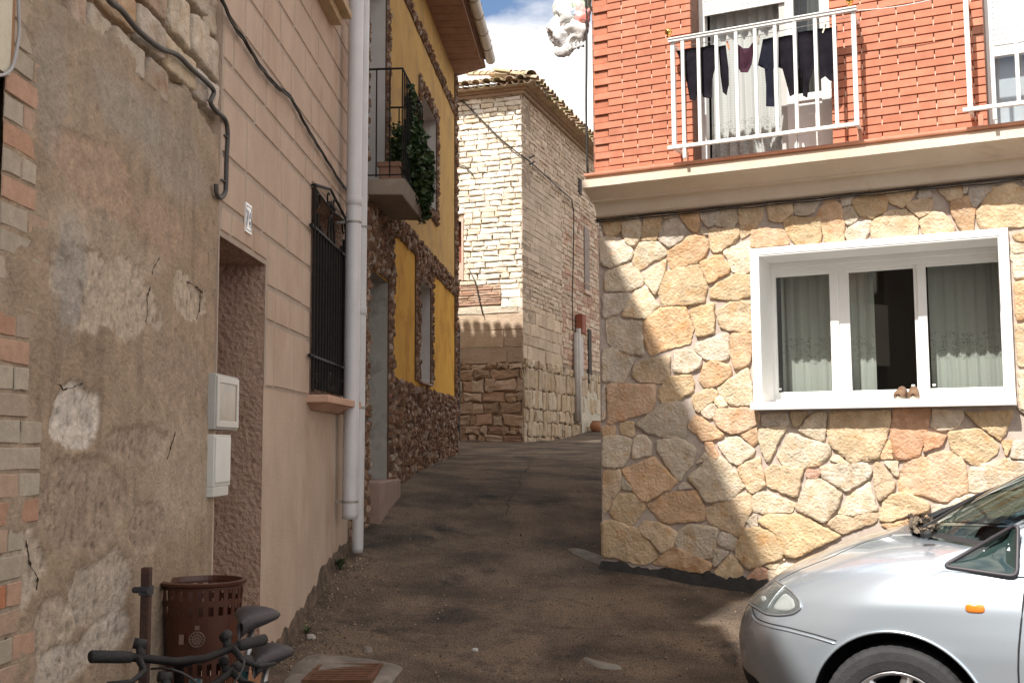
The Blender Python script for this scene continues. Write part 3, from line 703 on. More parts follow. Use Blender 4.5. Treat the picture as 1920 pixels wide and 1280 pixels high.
garment('shirt', 'shirt', 'black long sleeved shirt pegged at the left end of the washing', [(1268, 96), (1346, 84), (1343, 125), (1336, 150), (1334, 183), (1318, 182), (1312, 160), (1306, 190), (1292, 186), (1286, 150), (1279, 120)], CL_, seed=1)
garment('stocking', 'stocking', 'narrow black stocking beside the left shirt, tapering to its toe', [(1347, 88), (1361, 86), (1367, 130), (1368, 160), (1362, 179), (1354, 172), (1350, 140)], CL_, seed=2)
garment('underpants', 'underwear', 'small plum coloured underpants, the shortest piece of washing', [(1377, 84), (1384, 84), (1394, 92), (1406, 90), (1411, 80), (1413, 90), (1408, 120), (1402, 136), (1390, 137), (1384, 126)], PLUM, seed=3)
garment('trousers', 'trousers', 'navy trousers with one leg hanging down to the lowest point of the washing', [(1430, 74), (1457, 70), (1458, 108), (1450, 130), (1450, 198), (1437, 200), (1436, 160), (1433, 127), (1422, 124)], NAVY, seed=4)
garment('skirt', 'skirt', 'short navy and black skirt on the line right of the trousers', [(1459, 70), (1488, 66), (1490, 120), (1492, 178), (1480, 180), (1472, 150), (1466, 128), (1459, 126)], CL_, seed=5)
garment('pullover', 'pullover', 'black pullover whose bent sleeve falls to a point left of the door frame', [(1496, 62), (1528, 56), (1528, 118), (1520, 150), (1514, 184), (1504, 178), (1507, 135), (1500, 150), (1497, 120)], CL_, seed=6)
garment('jacket', 'jacket', 'black jacket at the right end of the washing', [(1534, 55), (1570, 50), (1568, 120), (1567, 150), (1556, 152), (1548, 145), (1538, 150)], CL_, seed=7)
b = MB(); b.tube([RW.w(xa, 4.765, ro_ - .05), RW.w((xa + xb) / 2, 4.745, ro_ - .05), RW.w(xb, 4.765, ro_ - .05)], .003, 6)
tag(b.build('washing_line', mat('white_cord', (.7, .7, .68), rough=.7)), 'thin white cord behind the balcony rail that carries the washing', 'washing line')
for i, (x, c_, lb) in enumerate(((1364, 'peg_orange', 'orange clothes peg beside the narrow stocking'), (1422, 'peg_pale', 'pale clothes peg between the plum underpants and the navy trousers'), (1545, 'peg_pale', 'pale clothes peg on the black jacket at the right end of the line'))):
    s_, z_ = RW.px(x, 84 - (x - 1364) * .17, ro_ - .03); b = MB(); M_ = Matrix.Translation(RW.w(s_, z_, ro_ - .045)) @ Matrix.Rotation(RW.rz, 4, 'Z') @ Matrix.Rotation(.3 * i - .2, 4, 'Y')
    b.box(-.005, .005, -.008, -.001, -.035, .035, M=M_); b.box(-.005, .005, .001, .008, -.035, .035, M=M_); b.box(-.006, .006, -.009, .009, -.004, .004, M=M_)
    tag(b.build('clothes_peg', mat(c_, (.75, .22, .08) if 'orange' in c_ else (.75, .68, .55), rough=.5)), lb, 'clothes peg', 'pegs on the washing line')
b = MB(); pa, pb = RW.w(xb, 4.79, ro_), RW.w(xa2, 4.80, ro_); b.tube([pa.lerp(pb, t) - Vector((0, 0, .03 * math.sin(math.pi * t))) for t in np.linspace(0, 1, 12)], .0035, 6)
tag(b.build('cord', MATS['white_cord']), 'white cord stretched across the bricks between the two balcony railings', 'cord')

# shoes on the sill
LEATH = mat('brown_leather', (.16, .09, .05), (.26, .16, .10), 15, rough=.6, bump=.3, bscale=80)
SOLE = mat('pale_sole', (.42, .36, .30), rough=.8)
for i, (x, lb) in enumerate(((1688, 'left one of the two brown leather shoes on the white window sill'), (1712, 'right one of the two brown leather shoes on the white window sill'))):
    s_ = RW.px(x, 750, .06)[0]; p = RW.w(s_, WIN[2] - .002, .0)
    t = thing('shoe', lb, 'shoe', tuple(p), RW.rz + (.06 if i else -.05), group='pair of shoes')
    def ring(y, wd, h, z0_): return [(wd * math.cos(a), y, z0_ + h * max(0, math.sin(a)) ** .8 if math.sin(a) > 0 else z0_) for a in np.linspace(0, math.pi, 13)]
    b = MB(); secs = [(-.135, .012, .02), (-.125, .03, .034), (-.10, .041, .045), (-.06, .046, .052), (-.02, .045, .068), (.02, .04, .085), (.07, .037, .088), (.11, .033, .085), (.125, .02, .07)]
    vs = [v for y, wd, h in secs for v in ring(y, wd, h, .02)]
    b.add(vs, [(j * 13 + q, j * 13 + q + 1, (j + 1) * 13 + q + 1, (j + 1) * 13 + q) for j in range(len(secs) - 1) for q in range(12)] + [tuple(range(13)), tuple((len(secs) - 1) * 13 + q for q in range(12, -1, -1))])
    b.build('upper', LEATH, t, smooth=True)
    b = MB(); pl = [(.048 * math.cos(a) * (1 if math.sin(a) < 0 else .85), .135 * math.sin(a) - .002) for a in np.linspace(0, 2 * math.pi, 20, endpoint=False)]
    n = len(pl); b.add([(x_, y_, .0) for x_, y_ in pl] + [(x_, y_, .024) for x_, y_ in pl], [tuple(range(n)), tuple(range(2 * n - 1, n - 1, -1))] + [(q, (q + 1) % n, (q + 1) % n + n, q + n) for q in range(n)])
    b.build('sole', SOLE, t, smooth=False)

# cables on the brick house
CABLE = mat('black_cable', (.012, .012, .012), (.03, .028, .026), 15, rough=.6)
b = MB(); pts = [RW.w(-.012 + .006 * math.sin(z * 4), z, .0 if z < 3.8 else UO - .02) for z in np.arange(3.46, 6.6, .12)]
b.tube(pts, .010, 8); pts = [RW.w(x, 3.462 + .010 * nz(x * 3, 2), .055 + .008 * nz(x * 4, 8)) for x in np.arange(-.01, 6.5, .08)]; b.tube(pts, .007, 8)
pts = [RW.w(x, 3.445 + .012 * nz(x * 4, 7), .05 + .006 * nz(x * 5, 3)) for x in np.arange(-.01, 6.5, .08)]; b.tube(pts, .0045, 8)
tag(b.build('wall_cable', CABLE, smooth=True), 'black cable bundle running down the brick corner and along under the cornice', 'cable')
# carrier bags tied to the corner
bp = RW.w(-.16, 4.98, .16)
bg_ = thing('plastic_bag_bundle', 'bundle of knotted white and printed carrier bags hanging from the brick corner', 'plastic bags', tuple(bp), RW.rz)
BAGS = [((-.05, 0, .34), (.13, .11, .17), (.72, .72, .68)), ((.07, .03, .42), (.11, .09, .13), (.42, .58, .38)), ((-.13, -.02, .20), (.10, .09, .13), (.84, .84, .86)), ((.02, 0, .15), (.11, .09, .13), (.78, .76, .72)),
        ((.10, .0, .26), (.07, .08, .14), (.70, .22, .18)), ((-.07, .0, .02), (.085, .05, .09), (.80, .78, .75)), ((-.03, .02, .50), (.10, .08, .10), (.72, .55, .42)), ((.03, -.04, .30), (.07, .06, .05), (.28, .36, .50))]
for i, (c, r, col) in enumerate(BAGS):
    b = MB(); b.sphere((0, 0, 0), 1, 28, sc=r); v2 = []
    for p in b.v:
        q = Vector(p); r0_ = 1 / max(.05, max(r)); d = 1.08 + .45 * fbm(q.x * 7 + i * 7, q.y * 7, q.z * 7, 2) - .45 * abs(fbm(q.x * 13, q.y * 13 + i, q.z * 13, 2))
        v2.append((p[0] * d + c[0], p[1] * d + c[1], p[2] * d + c[2]))
    b.v = v2; b.build('bag', mat('bag_film_%d' % i, col, rough=.3, bump=.5, bscale=30, c3=tuple(min(.85, q * .75 + .22) for q in col), scale3=7, ramp3=(.45, .47)), bg_, smooth=True)
b = MB(); b.tube([(.16, -.0, .62), (.15, .0, .40), (.12, .0, .24)], .004, 6); b.tube([(.16, .0, .62), (.0, 0, .60)], .004, 6)
for q in range(5): b.tube([(-.02 + .03 * q, -.02, .20), (-.04 + .035 * q, -.03, .0), (-.05 + .04 * q, -.02, -.03 + .01 * q)], [.02, .012, .022], 8)
b.build('ties', mat('bag_handle', (.7, .7, .68), rough=.4), bg_, smooth=True)

# ================================================================ left: old plastered house
ph = thing('plastered_house', 'old house with patched peeling plaster and brick edging, at the left edge', 'house', (LW.o[0], LW.o[1], 0), LW.rz)
S0, SJ, S1 = 3.47, 5.775, 9.68
def patch(s, z, cs, cz, rs, rz_, seed, soft=.12, wob=.35):
    d = math.hypot((s - cs) / rs, (z - cz) / rz_) + wob * fbm(s * 4.5, z * 4.5, seed) + .10 * fbm(s * 22, z * 22, seed)
    return 1 - sm(1 - soft, 1 + soft, d)
def lw(px, py): return LW.px(px, py)
def pp(px, py, wpx, hpx):
    c = lw(px, py); a = lw(px + wpx / 2, py); d = lw(px, py + hpx / 2); return (c[0], c[1], abs(a[0] - c[0]), abs(d[1] - c[1]))
# (shape, colour, weight, depth) light spalled patches, pitted stone showing, smooth cement repairs
LIGHT = (.52, .45, .37); WHITE = (.60, .55, .495); OCH = (.33, .255, .185); GREY = (.34, .32, .29); ROSE = (.42, .31, .235); PIT = (.36, .285, .225)
PATCHES = [(pp(150, 780, 84, 122), WHITE, 1, -.010, 1), (pp(215, 560, 160, 150), LIGHT, .75, -.006, 2), (pp(190, 330, 150, 130), ROSE, .8, -.004, 3), (pp(100, 1180, 80, 110), LIGHT, .6, -.006, 4),
           (pp(265, 830, 130, 60), PIT, .9, -.007, 5), (pp(355, 560, 60, 90), LIGHT, .7, -.005, 6), (pp(160, 950, 160, 180), PIT, .7, -.006, 7), (pp(190, 1100, 120, 110), WHITE, .45, -.006, 8),
           (pp(30, 1080, 110, 170), LIGHT, .8, -.009, 9), (pp(275, 990, 60, 90), PIT, .8, -.006, 10), (pp(340, 700, 100, 130), PIT, .7, -.004, 11), (pp(120, 1250, 90, 80), WHITE, .6, -.006, 12), (pp(200, 1190, 80, 70), WHITE, .6, -.006, 13),
           (pp(240, 200, 120, 110), GREY, .6, .002, 14), (pp(130, 500, 60, 230), GREY, .8, .003, 15), (pp(90, 170, 60, 260), GREY, .5, .002, 16), (pp(330, 300, 120, 140), GREY, .45, .001, 17), (pp(300, 430, 120, 90), ROSE, .5, 0, 18),
           (pp(200, 450, 200, 90), LIGHT, .35, -.002, 19), (pp(345, 880, 110, 240), LIGHT, .35, 0, 20), (pp(60, 700, 60, 100), OCH, .5, 0, 21)]
sx = np.arange(S0, SJ + .001, .0128); sz = np.arange(-.35, 3.62, .0135)
b = MB(); vs = []; cs = []
TOPZ = [(3.4, 3.02), (3.9, 3.06), (4.3, 3.15), (4.8, 3.14), (5.2, 3.22), (5.6, 3.16), (5.8, 3.12)]
def topz(s): return float(np.interp(s, [a for a, _ in TOPZ], [c for _, c in TOPZ])) + .05 * fbm(s * 3.5, 4) + .03 * fbm(s * 14, 9)
tz = {}
for z in sz:
    for s in sx:
        d = .006 * fbm(s * 1.7, z * 1.7, 1) * 2 + .0022 * fbm(s * 12, z * 12, 2)
        n1 = .5 + .5 * fbm(s * 1.6, z * 1.6, 7); n2 = fbm(s * 6, z * 6, 17)
        n1 = max(0, min(1, .5 + (n1 - .5) * 1.7)); c = np.array(OCH) * (1 - .5 * n1) + np.array((.41, .335, .265)) * .5 * n1
        c = c * (1 + .20 * n2) * (1 - .16 * sm(.1, .5, fbm(s * 9, z * .8, 61)))
        for (cs_, cz_, rs_, rz2), col, wgt, dep, sd_ in PATCHES:
            if abs(s - cs_) > rs_ * 1.8 or abs(z - cz_) > rz2 * 1.8: continue
            dep *= 1.15; soft = .03 if dep < -.004 else .25
            m_ = patch(s, z, cs_, cz_, rs_, rz2, sd_ * 3.3, soft)
            if m_ <= 0: continue
            tex = 1 + .25 * fbm(s * 18, z * 18, sd_); col_ = np.array(col) * tex
            c = c * (1 - m_ * wgt) + col_ * m_ * wgt
            d += dep * m_ + (abs(dep) * .55 * m_ * fbm(s * 26, z * 26, sd_ + 5))
            if dep < -.005:
                pit = .7 * sm(.25, .5, fbm(s * 34, z * 22, sd_ + 11)); d -= .008 * pit * m_; c = c * (1 - .45 * pit * m_)
        # green-grey staining just below the broken top edge
        t = tz.setdefault(round(s, 4), topz(s)); g_ = sm(t - .55, t - .1, z) * (.5 + .5 * fbm(s * 3, z * 3, 40)); c = c * (1 - .45 * g_) + np.array((.30, .275, .225)) * .45 * g_
        if z > t: d -= .05 * sm(t, t + .03, z)
        vs.append((s, -d, z)); cs.append(tuple(np.clip(c, .02, .9)))
nx_ = len(sx)
fs = [(j * nx_ + i, j * nx_ + i + 1, (j + 1) * nx_ + i + 1, (j + 1) * nx_ + i) for j in range(len(sz) - 1) for i in range(nx_ - 1)]
b.add(vs, fs, cs)
b.build('plaster', mat('old_plaster', (.80, .80, .80), (1.02, 1, .97), 24, rough=.95, bump=.8, bscale=60, tint=True, dist=.010, vor=.35, vscale=45, c3=(.62, .58, .55), scale3=12, ramp3=(.58, .72), spec=.2), ph, smooth=True)
# cracks in the plaster as thin dark ribs set in the surface
for pts in ([(303, 478), (286, 505), (282, 540), (276, 560), (277, 590), (270, 622)], [(382, 550), (372, 540), (357, 530), (350, 528)], [(376, 545), (375, 580), (368, 600)], [(330, 808), (322, 835), (313, 865)],
            [(50, 1010), (55, 1050), (72, 1085), (66, 1115), (20, 1185), (4, 1205)], [(112, 722), (120, 730), (150, 722), (175, 716)]):
    b = MB(); P3 = []
    for (x0, y0), (x1, y1) in zip(pts, pts[1:]):
        for t in (0, .15, .3, .45, .6, .75, .9):
            s_, z_ = lw(x0 + (x1 - x0) * t, y0 + (y1 - y0) * t); P3.append((s_ + .014 * nz(s_ * 40, z_ * 25, 4), .0015, z_ + .008 * nz(s_ * 30, z_ * 30, 9)))
    b.tube(P3, [.0028 * (.35 + abs(nz(i * .7, 3)) * 3) for i in range(len(P3))], 5)
    b.build('crack', mat('crack_shadow', (.05, .035, .025), rough=1), ph)
# exposed stones above the plaster
def rubble(mb, s0, s1, z0, z1, hmin, hmax, wmin, wmax, o, th, cols, seed, gap=.012, jag=.008, slope=0, topf=None, botf=None):
    rr = random.Random(seed); z = z0; k_ = seed * 1000
    while z < z1:
        h = rr.uniform(hmin, hmax); s = s0 - rr.uniform(0, wmax * .6)
        while s < s1:
            wd = rr.uniform(wmin, wmax); a, c = max(s, s0) + gap / 2, min(s + wd, s1) - gap / 2; s += wd
            if c - a < wmin * .35: continue
            zz = z + slope * (a - s0)
            if botf and zz + h * .5 < botf((a + c) / 2): continue
            j = lambda q: rr.uniform(-q, q) * min(h, wd)
            if zz + h > z1 + .1 and topf is None and False: continue
            poly = [(a + j(.05), zz + gap / 2 + j(.05)), ((a + c) / 2 + j(.1), zz + gap / 2 + j(.05)), (c + j(.05), zz + gap / 2 + j(.05)), (c + j(.05), zz + h / 2 + j(.1)), (c + j(.06), zz + h - gap / 2 + j(.06)), ((a + c) / 2 + j(.1), zz + h - gap / 2 + j(.06)), (a + j(.06), zz + h - gap / 2 + j(.06)), (a + j(.05), zz + h / 2 + j(.1))]
            k_ += 1; stone_poly(mb, poly, rr.choice(cols), o0=o, th=th * rr.uniform(.6, 1.2), seed=k_, jag=jag)
        z += h
b = MB(); RC = [(.52, .46, .38), (.47, .40, .33), (.55, .49, .42), (.50, .38, .28), (.42, .33, .26)]
rubble(b, 3.95, SJ, 2.9, 4.5, .16, .26, .22, .5, -.055, .055, RC, 31, gap=.03, botf=topz)
STONE2 = mat('rubble_stone', (.78, .76, .72), (1.0, 1, 1), 13, rough=.95, bump=.9, bscale=48, tint=True, dist=.016, c3=(.66, .55, .45), scale3=5, ramp3=(.55, .7), spec=.2)
b.build('rubble', STONE2, ph, smooth=True)
b = MB(); b.box(S0, SJ, .05, .5, -.4, 6.6); b.build('wall_core', mat('earth_mortar', (.22, .14, .09), (.33, .22, .15), 10, rough=1, bump=.8, bscale=60, dist=.01), ph)
# brick quoins at the near corner
b = MB(); z = -.1; i = 0; rr = random.Random(9)
QC = [(.40, .35, .28), (.41, .35, .28), (.42, .30, .225), (.45, .29, .21), (.43, .37, .30), (.40, .32, .25), (.42, .37, .30)]
RED = {16: 1, 14: 1, 19: 1}
while z < 4.4:
    L_ = .34 if (i // 4) % 2 == 0 else .235; x = S0 - .004; h = .082
    cuts = [L_] if i % 2 == 0 else [L_ * .55, L_]
    a = x
    for c in cuts:
        col = rr.choice(QC); t = rr.uniform(.94, 1.05)
        if i % 7 == 2 and a == x: col = (.43, .26, .18)
        if i == 13 and a == x: col = (.46, .20, .11)
        j = lambda: rr.uniform(-.0025, .0025); k_ = .003; pr = .003 + rr.uniform(0, .002)
        A0, A1, Z0, Z1 = a + .004, x + c - .004, z + .004, z + h - .004
        P0 = [(A0 + j(), Z0 + j()), ((A0 + A1) / 2, Z0 + j()), (A1 + j(), Z0 + j()), (A1 + j(), Z1 + j()), ((A0 + A1) / 2, Z1 + j()), (A0 + j(), Z1 + j())]
        cx_, cz_ = (A0 + A1) / 2, (Z0 + Z1) / 2
        P1 = [(p + (k_ if p < cx_ - .01 else -k_ if p > cx_ + .01 else 0), q + (k_ if q < cz_ else -k_)) for p, q in P0]
        b.add([(p, .0, q) for p, q in P0] + [(p, -pr, q) for p, q in P1], [(q, (q + 1) % 6, 6 + (q + 1) % 6, 6 + q) for q in range(6)] + [tuple(range(6, 12))], tuple(v * t for v in col)); a = x + c
    z += h + .004; i += 1
b.build('brick_quoin', mat('old_brick', (.80, .80, .80), (1, 1, 1), 18, rough=.95, bump=.6, bscale=70, tint=True, dist=.006, spec=.2), ph)
# doorway left of the quoins: timber door under a pale lintel
b = MB(); b.box(S0 - .22, S0, .02, .5, -.4, 6.6); b.build('door_jamb', mat('old_red_brick_jamb', (.10, .055, .035), (.16, .09, .06), 8, rough=.9, bump=.5, bscale=50), ph)
b = MB(); b.box(S0 - 1.4, S0 - .22, .22, .27, -.4, 2.55); b.box(-3.5, S0 - 1.4, .02, .5, -.5, 6.6); b.build('timber_door', mat('dark_timber', (.06, .03, .018), (.10, .05, .03), 6, rough=.7, bump=.4, bscale=30, stretch=(6, 6, .6)), ph)
b = MB(); b.box(S0 - 1.4, S0 - .03, -.03, .3, 2.69, 3.6); b.build('lintel', mat('pale_lintel', (.52, .48, .38), (.60, .56, .46), 6, rough=.9, bump=.4), ph)
b = MB(); b.box(S0 - .035, S0 - .0, -.025, .02, 2.72, 4.2); b.build('timber_post', mat('orange_timber', (.34, .19, .10), (.42, .25, .14), 8, rough=.8, bump=.3, stretch=(6, 6, .6)), ph)
# roof and upper storey (out of the frame, casts the afternoon shade)
RH1, RH2 = 6.15, 7.50
b = MB(); b.box(-6, 4.28, -.30, 6.5, RH1 - .12, RH1); b.box(-6, 4.28, .3, 6.5, RH1 - 3, RH1 - .12); b.build('roof', TERRA, ph)

# ================================================================ pink rendered house
pk = thing('rendered_house', 'tall pale pink rendered house with scored block joints, doorway 76 and grilled window', 'house', (LW.o[0], LW.o[1], 0), LW.rz)
PD = (5.80, 6.755, .15, 2.63); PWN = (8.04, 9.24, 1.90, 3.42); PW2 = (7.45, 8.62, 5.02, 6.4)
PINK = mat('pink_render', (.42, .33, .265), (.49, .39, .315), 3, rough=.92, bump=.7, bscale=95, dist=.007, c3=(.35, .235, .17), scale3=1.3, ramp3=(.52, .76), vor=.3, vscale=70, spec=.2, stretch=(1, 1, .55))
PINKR = mat('rough_pink_render', (.37, .245, .185), (.44, .30, .235), 5, rough=.95, bump=.9, bscale=38, dist=.025, vor=.5, vscale=30, spec=.2)
b = MB(); rv = []; walls(LW, b, SJ, S1, -.3, RH2, .5, [PD, PWN, PW2], rev=rv)
b.build('wall', PINK, pk)
for q, nm in zip(rv, ('door_reveal', 'window_reveal', 'upper_window_reveal')): q.build(nm, PINKR, pk)
b = MB(); b.box(SJ, S1, .5, 7, 6.5, RH2 - .01); b.box(S1 - .3, S1, .5, 7, -.3, 6.5); b.box(SJ, S1 - .3, 3, 3.2, -.3, 6.5); b.build('back_wall', PINK, pk)
b = MB()
for pl, za, zb in (([(4.32, -.30), (S1 + .25, -.30), (S1 + .25, 7.3), (2.8, 7.3), (2.8, 1.7), (3.3, .52), (4.0, .08), (4.28, -.2)], RH2 + .002, RH2 + .12), ([(4.0, .3), (SJ, .3), (SJ, 7.0), (2.9, 7.0), (2.9, 1.7), (3.4, .6)], RH1, RH2)):
    n = len(pl); b.add([(x, y, za) for x, y in pl] + [(x, y, zb) for x, y in pl], [tuple(range(n - 1, -1, -1)), tuple(range(n, 2 * n))] + [(i, (i + 1) % n, (i + 1) % n + n, i + n) for i in range(n)])
b.build('roof', TERRA, pk)
# raised ashlar panels with soft joints
b = MB(); rr = random.Random(12); z = 1.885; rows = [1.885, 2.285, 2.50, 2.80, 3.07, 3.40, 3.58, 3.84, 4.10, 4.36, 4.62, 4.9, 5.15, 5.42, 5.7, 6.0]
JG = .022
def panel(a, c, d, e):
    if c - a < .05: return
    for h in (PD, PWN, PW2):
        m0, m1 = h[0] - .02, h[1] + .02
        if a < m1 and c > m0 and d < h[3] + .01 and e > h[2] - .03:
            if a < m0: panel(a, m0, d, e)
            if c > m1: panel(m1, c, d, e)
            if d < h[2] - .06 and e > h[2]: panel(max(a, m0), min(c, m1), d, h[2] - .03)
            if e > h[3] + .06 and d < h[3]: panel(max(a, m0), min(c, m1), h[3] + .02, e)
            return
    t = .010; a += JG / 2 + rr.uniform(-.002, .002); c -= JG / 2; d += JG / 2 + rr.uniform(-.003, .003); e -= JG / 2; k_ = .008
    b.add([(a, 0.001, d), (c, .001, d), (c, .001, e), (a, .001, e), (a + k_, -t, d + k_), (c - k_, -t, d + k_), (c - k_, -t, e - k_), (a + k_, -t, e - k_)],
          [(4, 5, 6, 7), (0, 1, 5, 4), (1, 2, 6, 5), (2, 3, 7, 6), (3, 0, 4, 7)], (1.03, 1.03, 1.03))
for r, (d, e) in enumerate(zip(rows, rows[1:])):
    s = SJ - rr.uniform(0, .4)
    while s < S1:
        wd = rr.uniform(.38, .85); panel(max(s, SJ + .01), min(s + wd, S1 - .01), d, e); s += wd
b.build('block_panels', PINK, pk)
b = MB(); mm_ = MB(); walls(LW, b, SJ + .002, S1 - .002, 1.886, RH2 - .1, .001, [(PD[0] - .001, PD[1] + .001, 1.8, PD[3] + .001), (PWN[0] - .001, PWN[1] + .001, PWN[2] - .001, PWN[3] + .001), (PW2[0] - .001, PW2[1] + .001, PW2[2], PW2[3])], o=.0025, back=False)
b.build('joint_bed', mat('grey_joint', (.33, .275, .23), (.39, .33, .28), 5, rough=.95, bump=.4, bscale=80), pk)
b = MB(); b.box(PD[0], PD[1], .42, .47, .15, 2.63); b.build('front_door', mat('brown_door', (.10, .05, .03), rough=.6), pk)
p = LW; b = MB(); b.box(PD[0] - .0, PD[1] + .04, -.05, .5, -.2, .285)
b.build('door_step', mat('orange_tile', (.26, .12, .06), (.32, .16, .08), 8, rough=.7, bump=.2), pk, bevel=.006)
# window: sill, glass, iron grille
wf = MB(); wf.box(PWN[0], PWN[1], .28, .33, PWN[2], PWN[2] + .06); wf.box(PWN[0], PWN[1], .28, .33, PWN[3] - .06, PWN[3]); wf.box(PWN[0], PWN[0] + .06, .28, .33, PWN[2] + .06, PWN[3] - .06); wf.box(PWN[1] - .06, PWN[1], .28, .33, PWN[2] + .06, PWN[3] - .06); wf.box((PWN[0] + PWN[1]) / 2 - .04, (PWN[0] + PWN[1]) / 2 + .04, .28, .33, PWN[2] + .06, PWN[3] - .06)
wo_ = wf.build('window', mat('dark_wood_frame', (.07, .04, .03), rough=.5), pk)
b = MB(); b.box(PWN[0] + .06, PWN[1] - .06, .30, .305, PWN[2] + .06, PWN[3] - .06); b.build('pane', GLASS, wo_)
b = MB(); b.box(PWN[0], PWN[1], .36, .38, PWN[2], PWN[3]); b.build('blind', mat('dim_blind', (.12, .10, .09), rough=.9), wo_)
b = MB(); b.prism([(PWN[0] - .09, 1.84), (PWN[1] + .10, 1.84), (PWN[1] + .10, 1.895), (PWN[0] - .09, 1.895)], -.16, .05)
b.add([(PWN[0] - .05, -.13, 1.84), (PWN[1] + .06, -.13, 1.84), (PWN[1] + .06, 0, 1.84), (PWN[0] - .05, 0, 1.84), (PWN[0] + .05, -.03, 1.79), (PWN[1] - .03, -.03, 1.79), (PWN[1] - .03, 0, 1.79), (PWN[0] + .05, 0, 1.79)], [(0, 1, 5, 4), (1, 2, 6, 5), (3, 0, 4, 7), (4, 5, 6, 7)])
b.build('sill', mat('pink_sill', (.46, .27, .19), (.52, .34, .25), 5, rough=.85, bump=.4, bscale=60), wo_, bevel=.006)
b = MB(); g0, g1 = 8.00, 9.26; oy = -.035; zb, zt = 1.92, 3.42; zl, zu = 2.17, 3.10
def bar(a, c, r=.009): b.tube([a, c], r, 6)
bar((g0, oy, zb), (g0, oy, zt + .0), .013); bar((g1, oy, zb), (g1, oy, zt), .013)
for z in (zl, zu): bar((g0 - .12, oy, z), (g0, oy, z), .014); b.box(g0 - .04, g1 + .06, oy - .016, oy + .016, z - .008, z + .008); bar((g1, oy, z), (g1 + .06, 0, z), .012)
gm = (g0 + g1) / 2
bar((g0, oy, zt), (gm - .05, oy, zt + .10), .012); bar((gm - .05, oy, zt + .10), (g1, oy, zt), .012); bar((g0, oy, zt - .02), (gm, oy, zt - .06), .008); bar((g1, oy, zt - .02), (gm, oy, zt - .06), .008); bar((g0, oy, zt), (g0, 0, zt), .009)
for i in range(1, 12):
    x = g0 + (g1 - g0) * i / 12; bar((x, oy, zb + .02), (x, oy, zu + (.13 if i in (1, 11) else .06 if i in (2, 10) else 0)), .0125)
def scroll(cx, cz, r, a0, a1, k_=.5):
    b.tube([(cx + r * (1 - k_ * t) * math.cos(a0 + (a1 - a0) * t), oy, cz + r * (1 - k_ * t) * math.sin(a0 + (a1 - a0) * t)) for t in np.linspace(0, 1, 22)], .0075, 6)
for x in (g0 + .12, g1 - .12): scroll(x, zt - .10, .07, 0, 5.5); scroll(x, zb + .10, .05, 0, 6)
for x in (gm - .12, gm + .12): scroll(x, zt + .0, .06, 1, 6)
b.tube([(gm + .13 * math.cos(a), oy, zu + .0 + .22 * math.sin(a)) for a in np.linspace(0, math.pi, 16)], .009, 6); bar((gm, oy, zu), (gm, oy, zu + .30), .01)
b.lathe([(.002, 0), (.018, .02), (.02, .04), (.002, .07)], 8, (gm, oy, zu + .27)); b.tube([(gm + .09 * math.cos(a), oy, zb + .03 + .14 * math.sin(a)) for a in np.linspace(0, math.pi, 16)], .011, 6)
for x in (gm - .09, gm + .09): b.sphere((x, oy, zb + .05), .02, 8, sc=(1, 1, 1.8))
b.build('window_grille', BLACKM, wo_)
# upper window sill, seen from below
b = MB(); b.prism([(PW2[0] - .1, 4.93), (PW2[1] + .08, 4.93), (PW2[1] + .08, 4.985), (PW2[0] - .1, 4.985)], -.17, .05)
b.prism([(PW2[0] - .05, 4.86), (PW2[1] + .03, 4.86), (PW2[1] + .03, 4.93), (PW2[0] - .05, 4.93)], -.10, 0.0); b.build('upper_sill', mat('stained_sill', (.36, .27, .15), (.46, .36, .24), 4, rough=.9, bump=.4), pk, bevel=.006)
b = MB(); b.box(PW2[0], PW2[1], .2, .25, PW2[2], PW2[3]); b.build('upper_blind', mat('dim_blind', (.12, .10, .09)), pk)
# dirty splashed foot of the wall: a ragged thin coat of mud-stained render
b = MB(); n = 300; vs = []
for i in range(n + 1):
    s_ = 6.80 + (S1 - 6.80) * i / n; q = LW.w(s_, 0, .02); gz = float(G(q.x, q.y)); h = .12 + .12 * nz(s_ * 3.2, 5) + .03 * nz(s_ * 9, 8); h = max(.03, h)
    vs += [(s_, -.035, gz - .08), (s_, -.018, gz + .02), (s_, -.012, gz + h * .6), (s_, -.006, gz + h), (s_, .003, gz + h + .01)]
b.add(vs, [(i * 5 + j, i * 5 + j + 5, i * 5 + j + 6, i * 5 + j + 1) for i in range(n) for j in range(4)])
b.build('mud_skirting', mat('mud_stain', (.05, .04, .03), (.17, .115, .08), 9, rough=1, bump=1, bscale=40, dist=.02), pk, smooth=True)

# number tile
s_, z_ = lw(461, 410); t = thing('house_number_tile', 'white ceramic tile with the blue number 76, above the doorway', 'number tile', tuple(LW.w(s_, z_ - .085, .012)), LW.rz)
b = MB(); b.box(-.062, .062, -.006, .006, 0, .17); tl_ = b.build('tile', mat('white_glaze', (.72, .71, .68), rough=.15), t, bevel=.002)
def text(body, size, loc, rz_, m, parent, name, rx=R(90), depth=.001, extr=True):
    c = bpy.data.curves.new(name, 'FONT'); c.body = body; c.size = size; c.align_x = 'CENTER'; c.extrude = depth; c.offset = .0035
    o_ = bpy.data.objects.new(name, c); dg = bpy.context.evaluated_depsgraph_get(); COL.objects.link(o_); dg.update()
    me = bpy.data.meshes.new_from_object(o_.evaluated_get(bpy.context.evaluated_depsgraph_get())); bpy.data.objects.remove(o_)
    me.materials.clear(); me.materials.append(m); o2 = bpy.data.objects.new(name, me); COL.objects.link(o2); o2.parent = parent; o2.location = loc; o2.rotation_euler = (rx, 0, rz_); return o2
NVY = mat('navy_glaze', (.02, .025, .07), rough=.2)
text('76', .125, (0, -.0072, .04), 0, NVY, t, 'number')
b = MB()
for z in (.014, .150): b.box(-.048, .048, -.0075, -.006, z, z + .005)
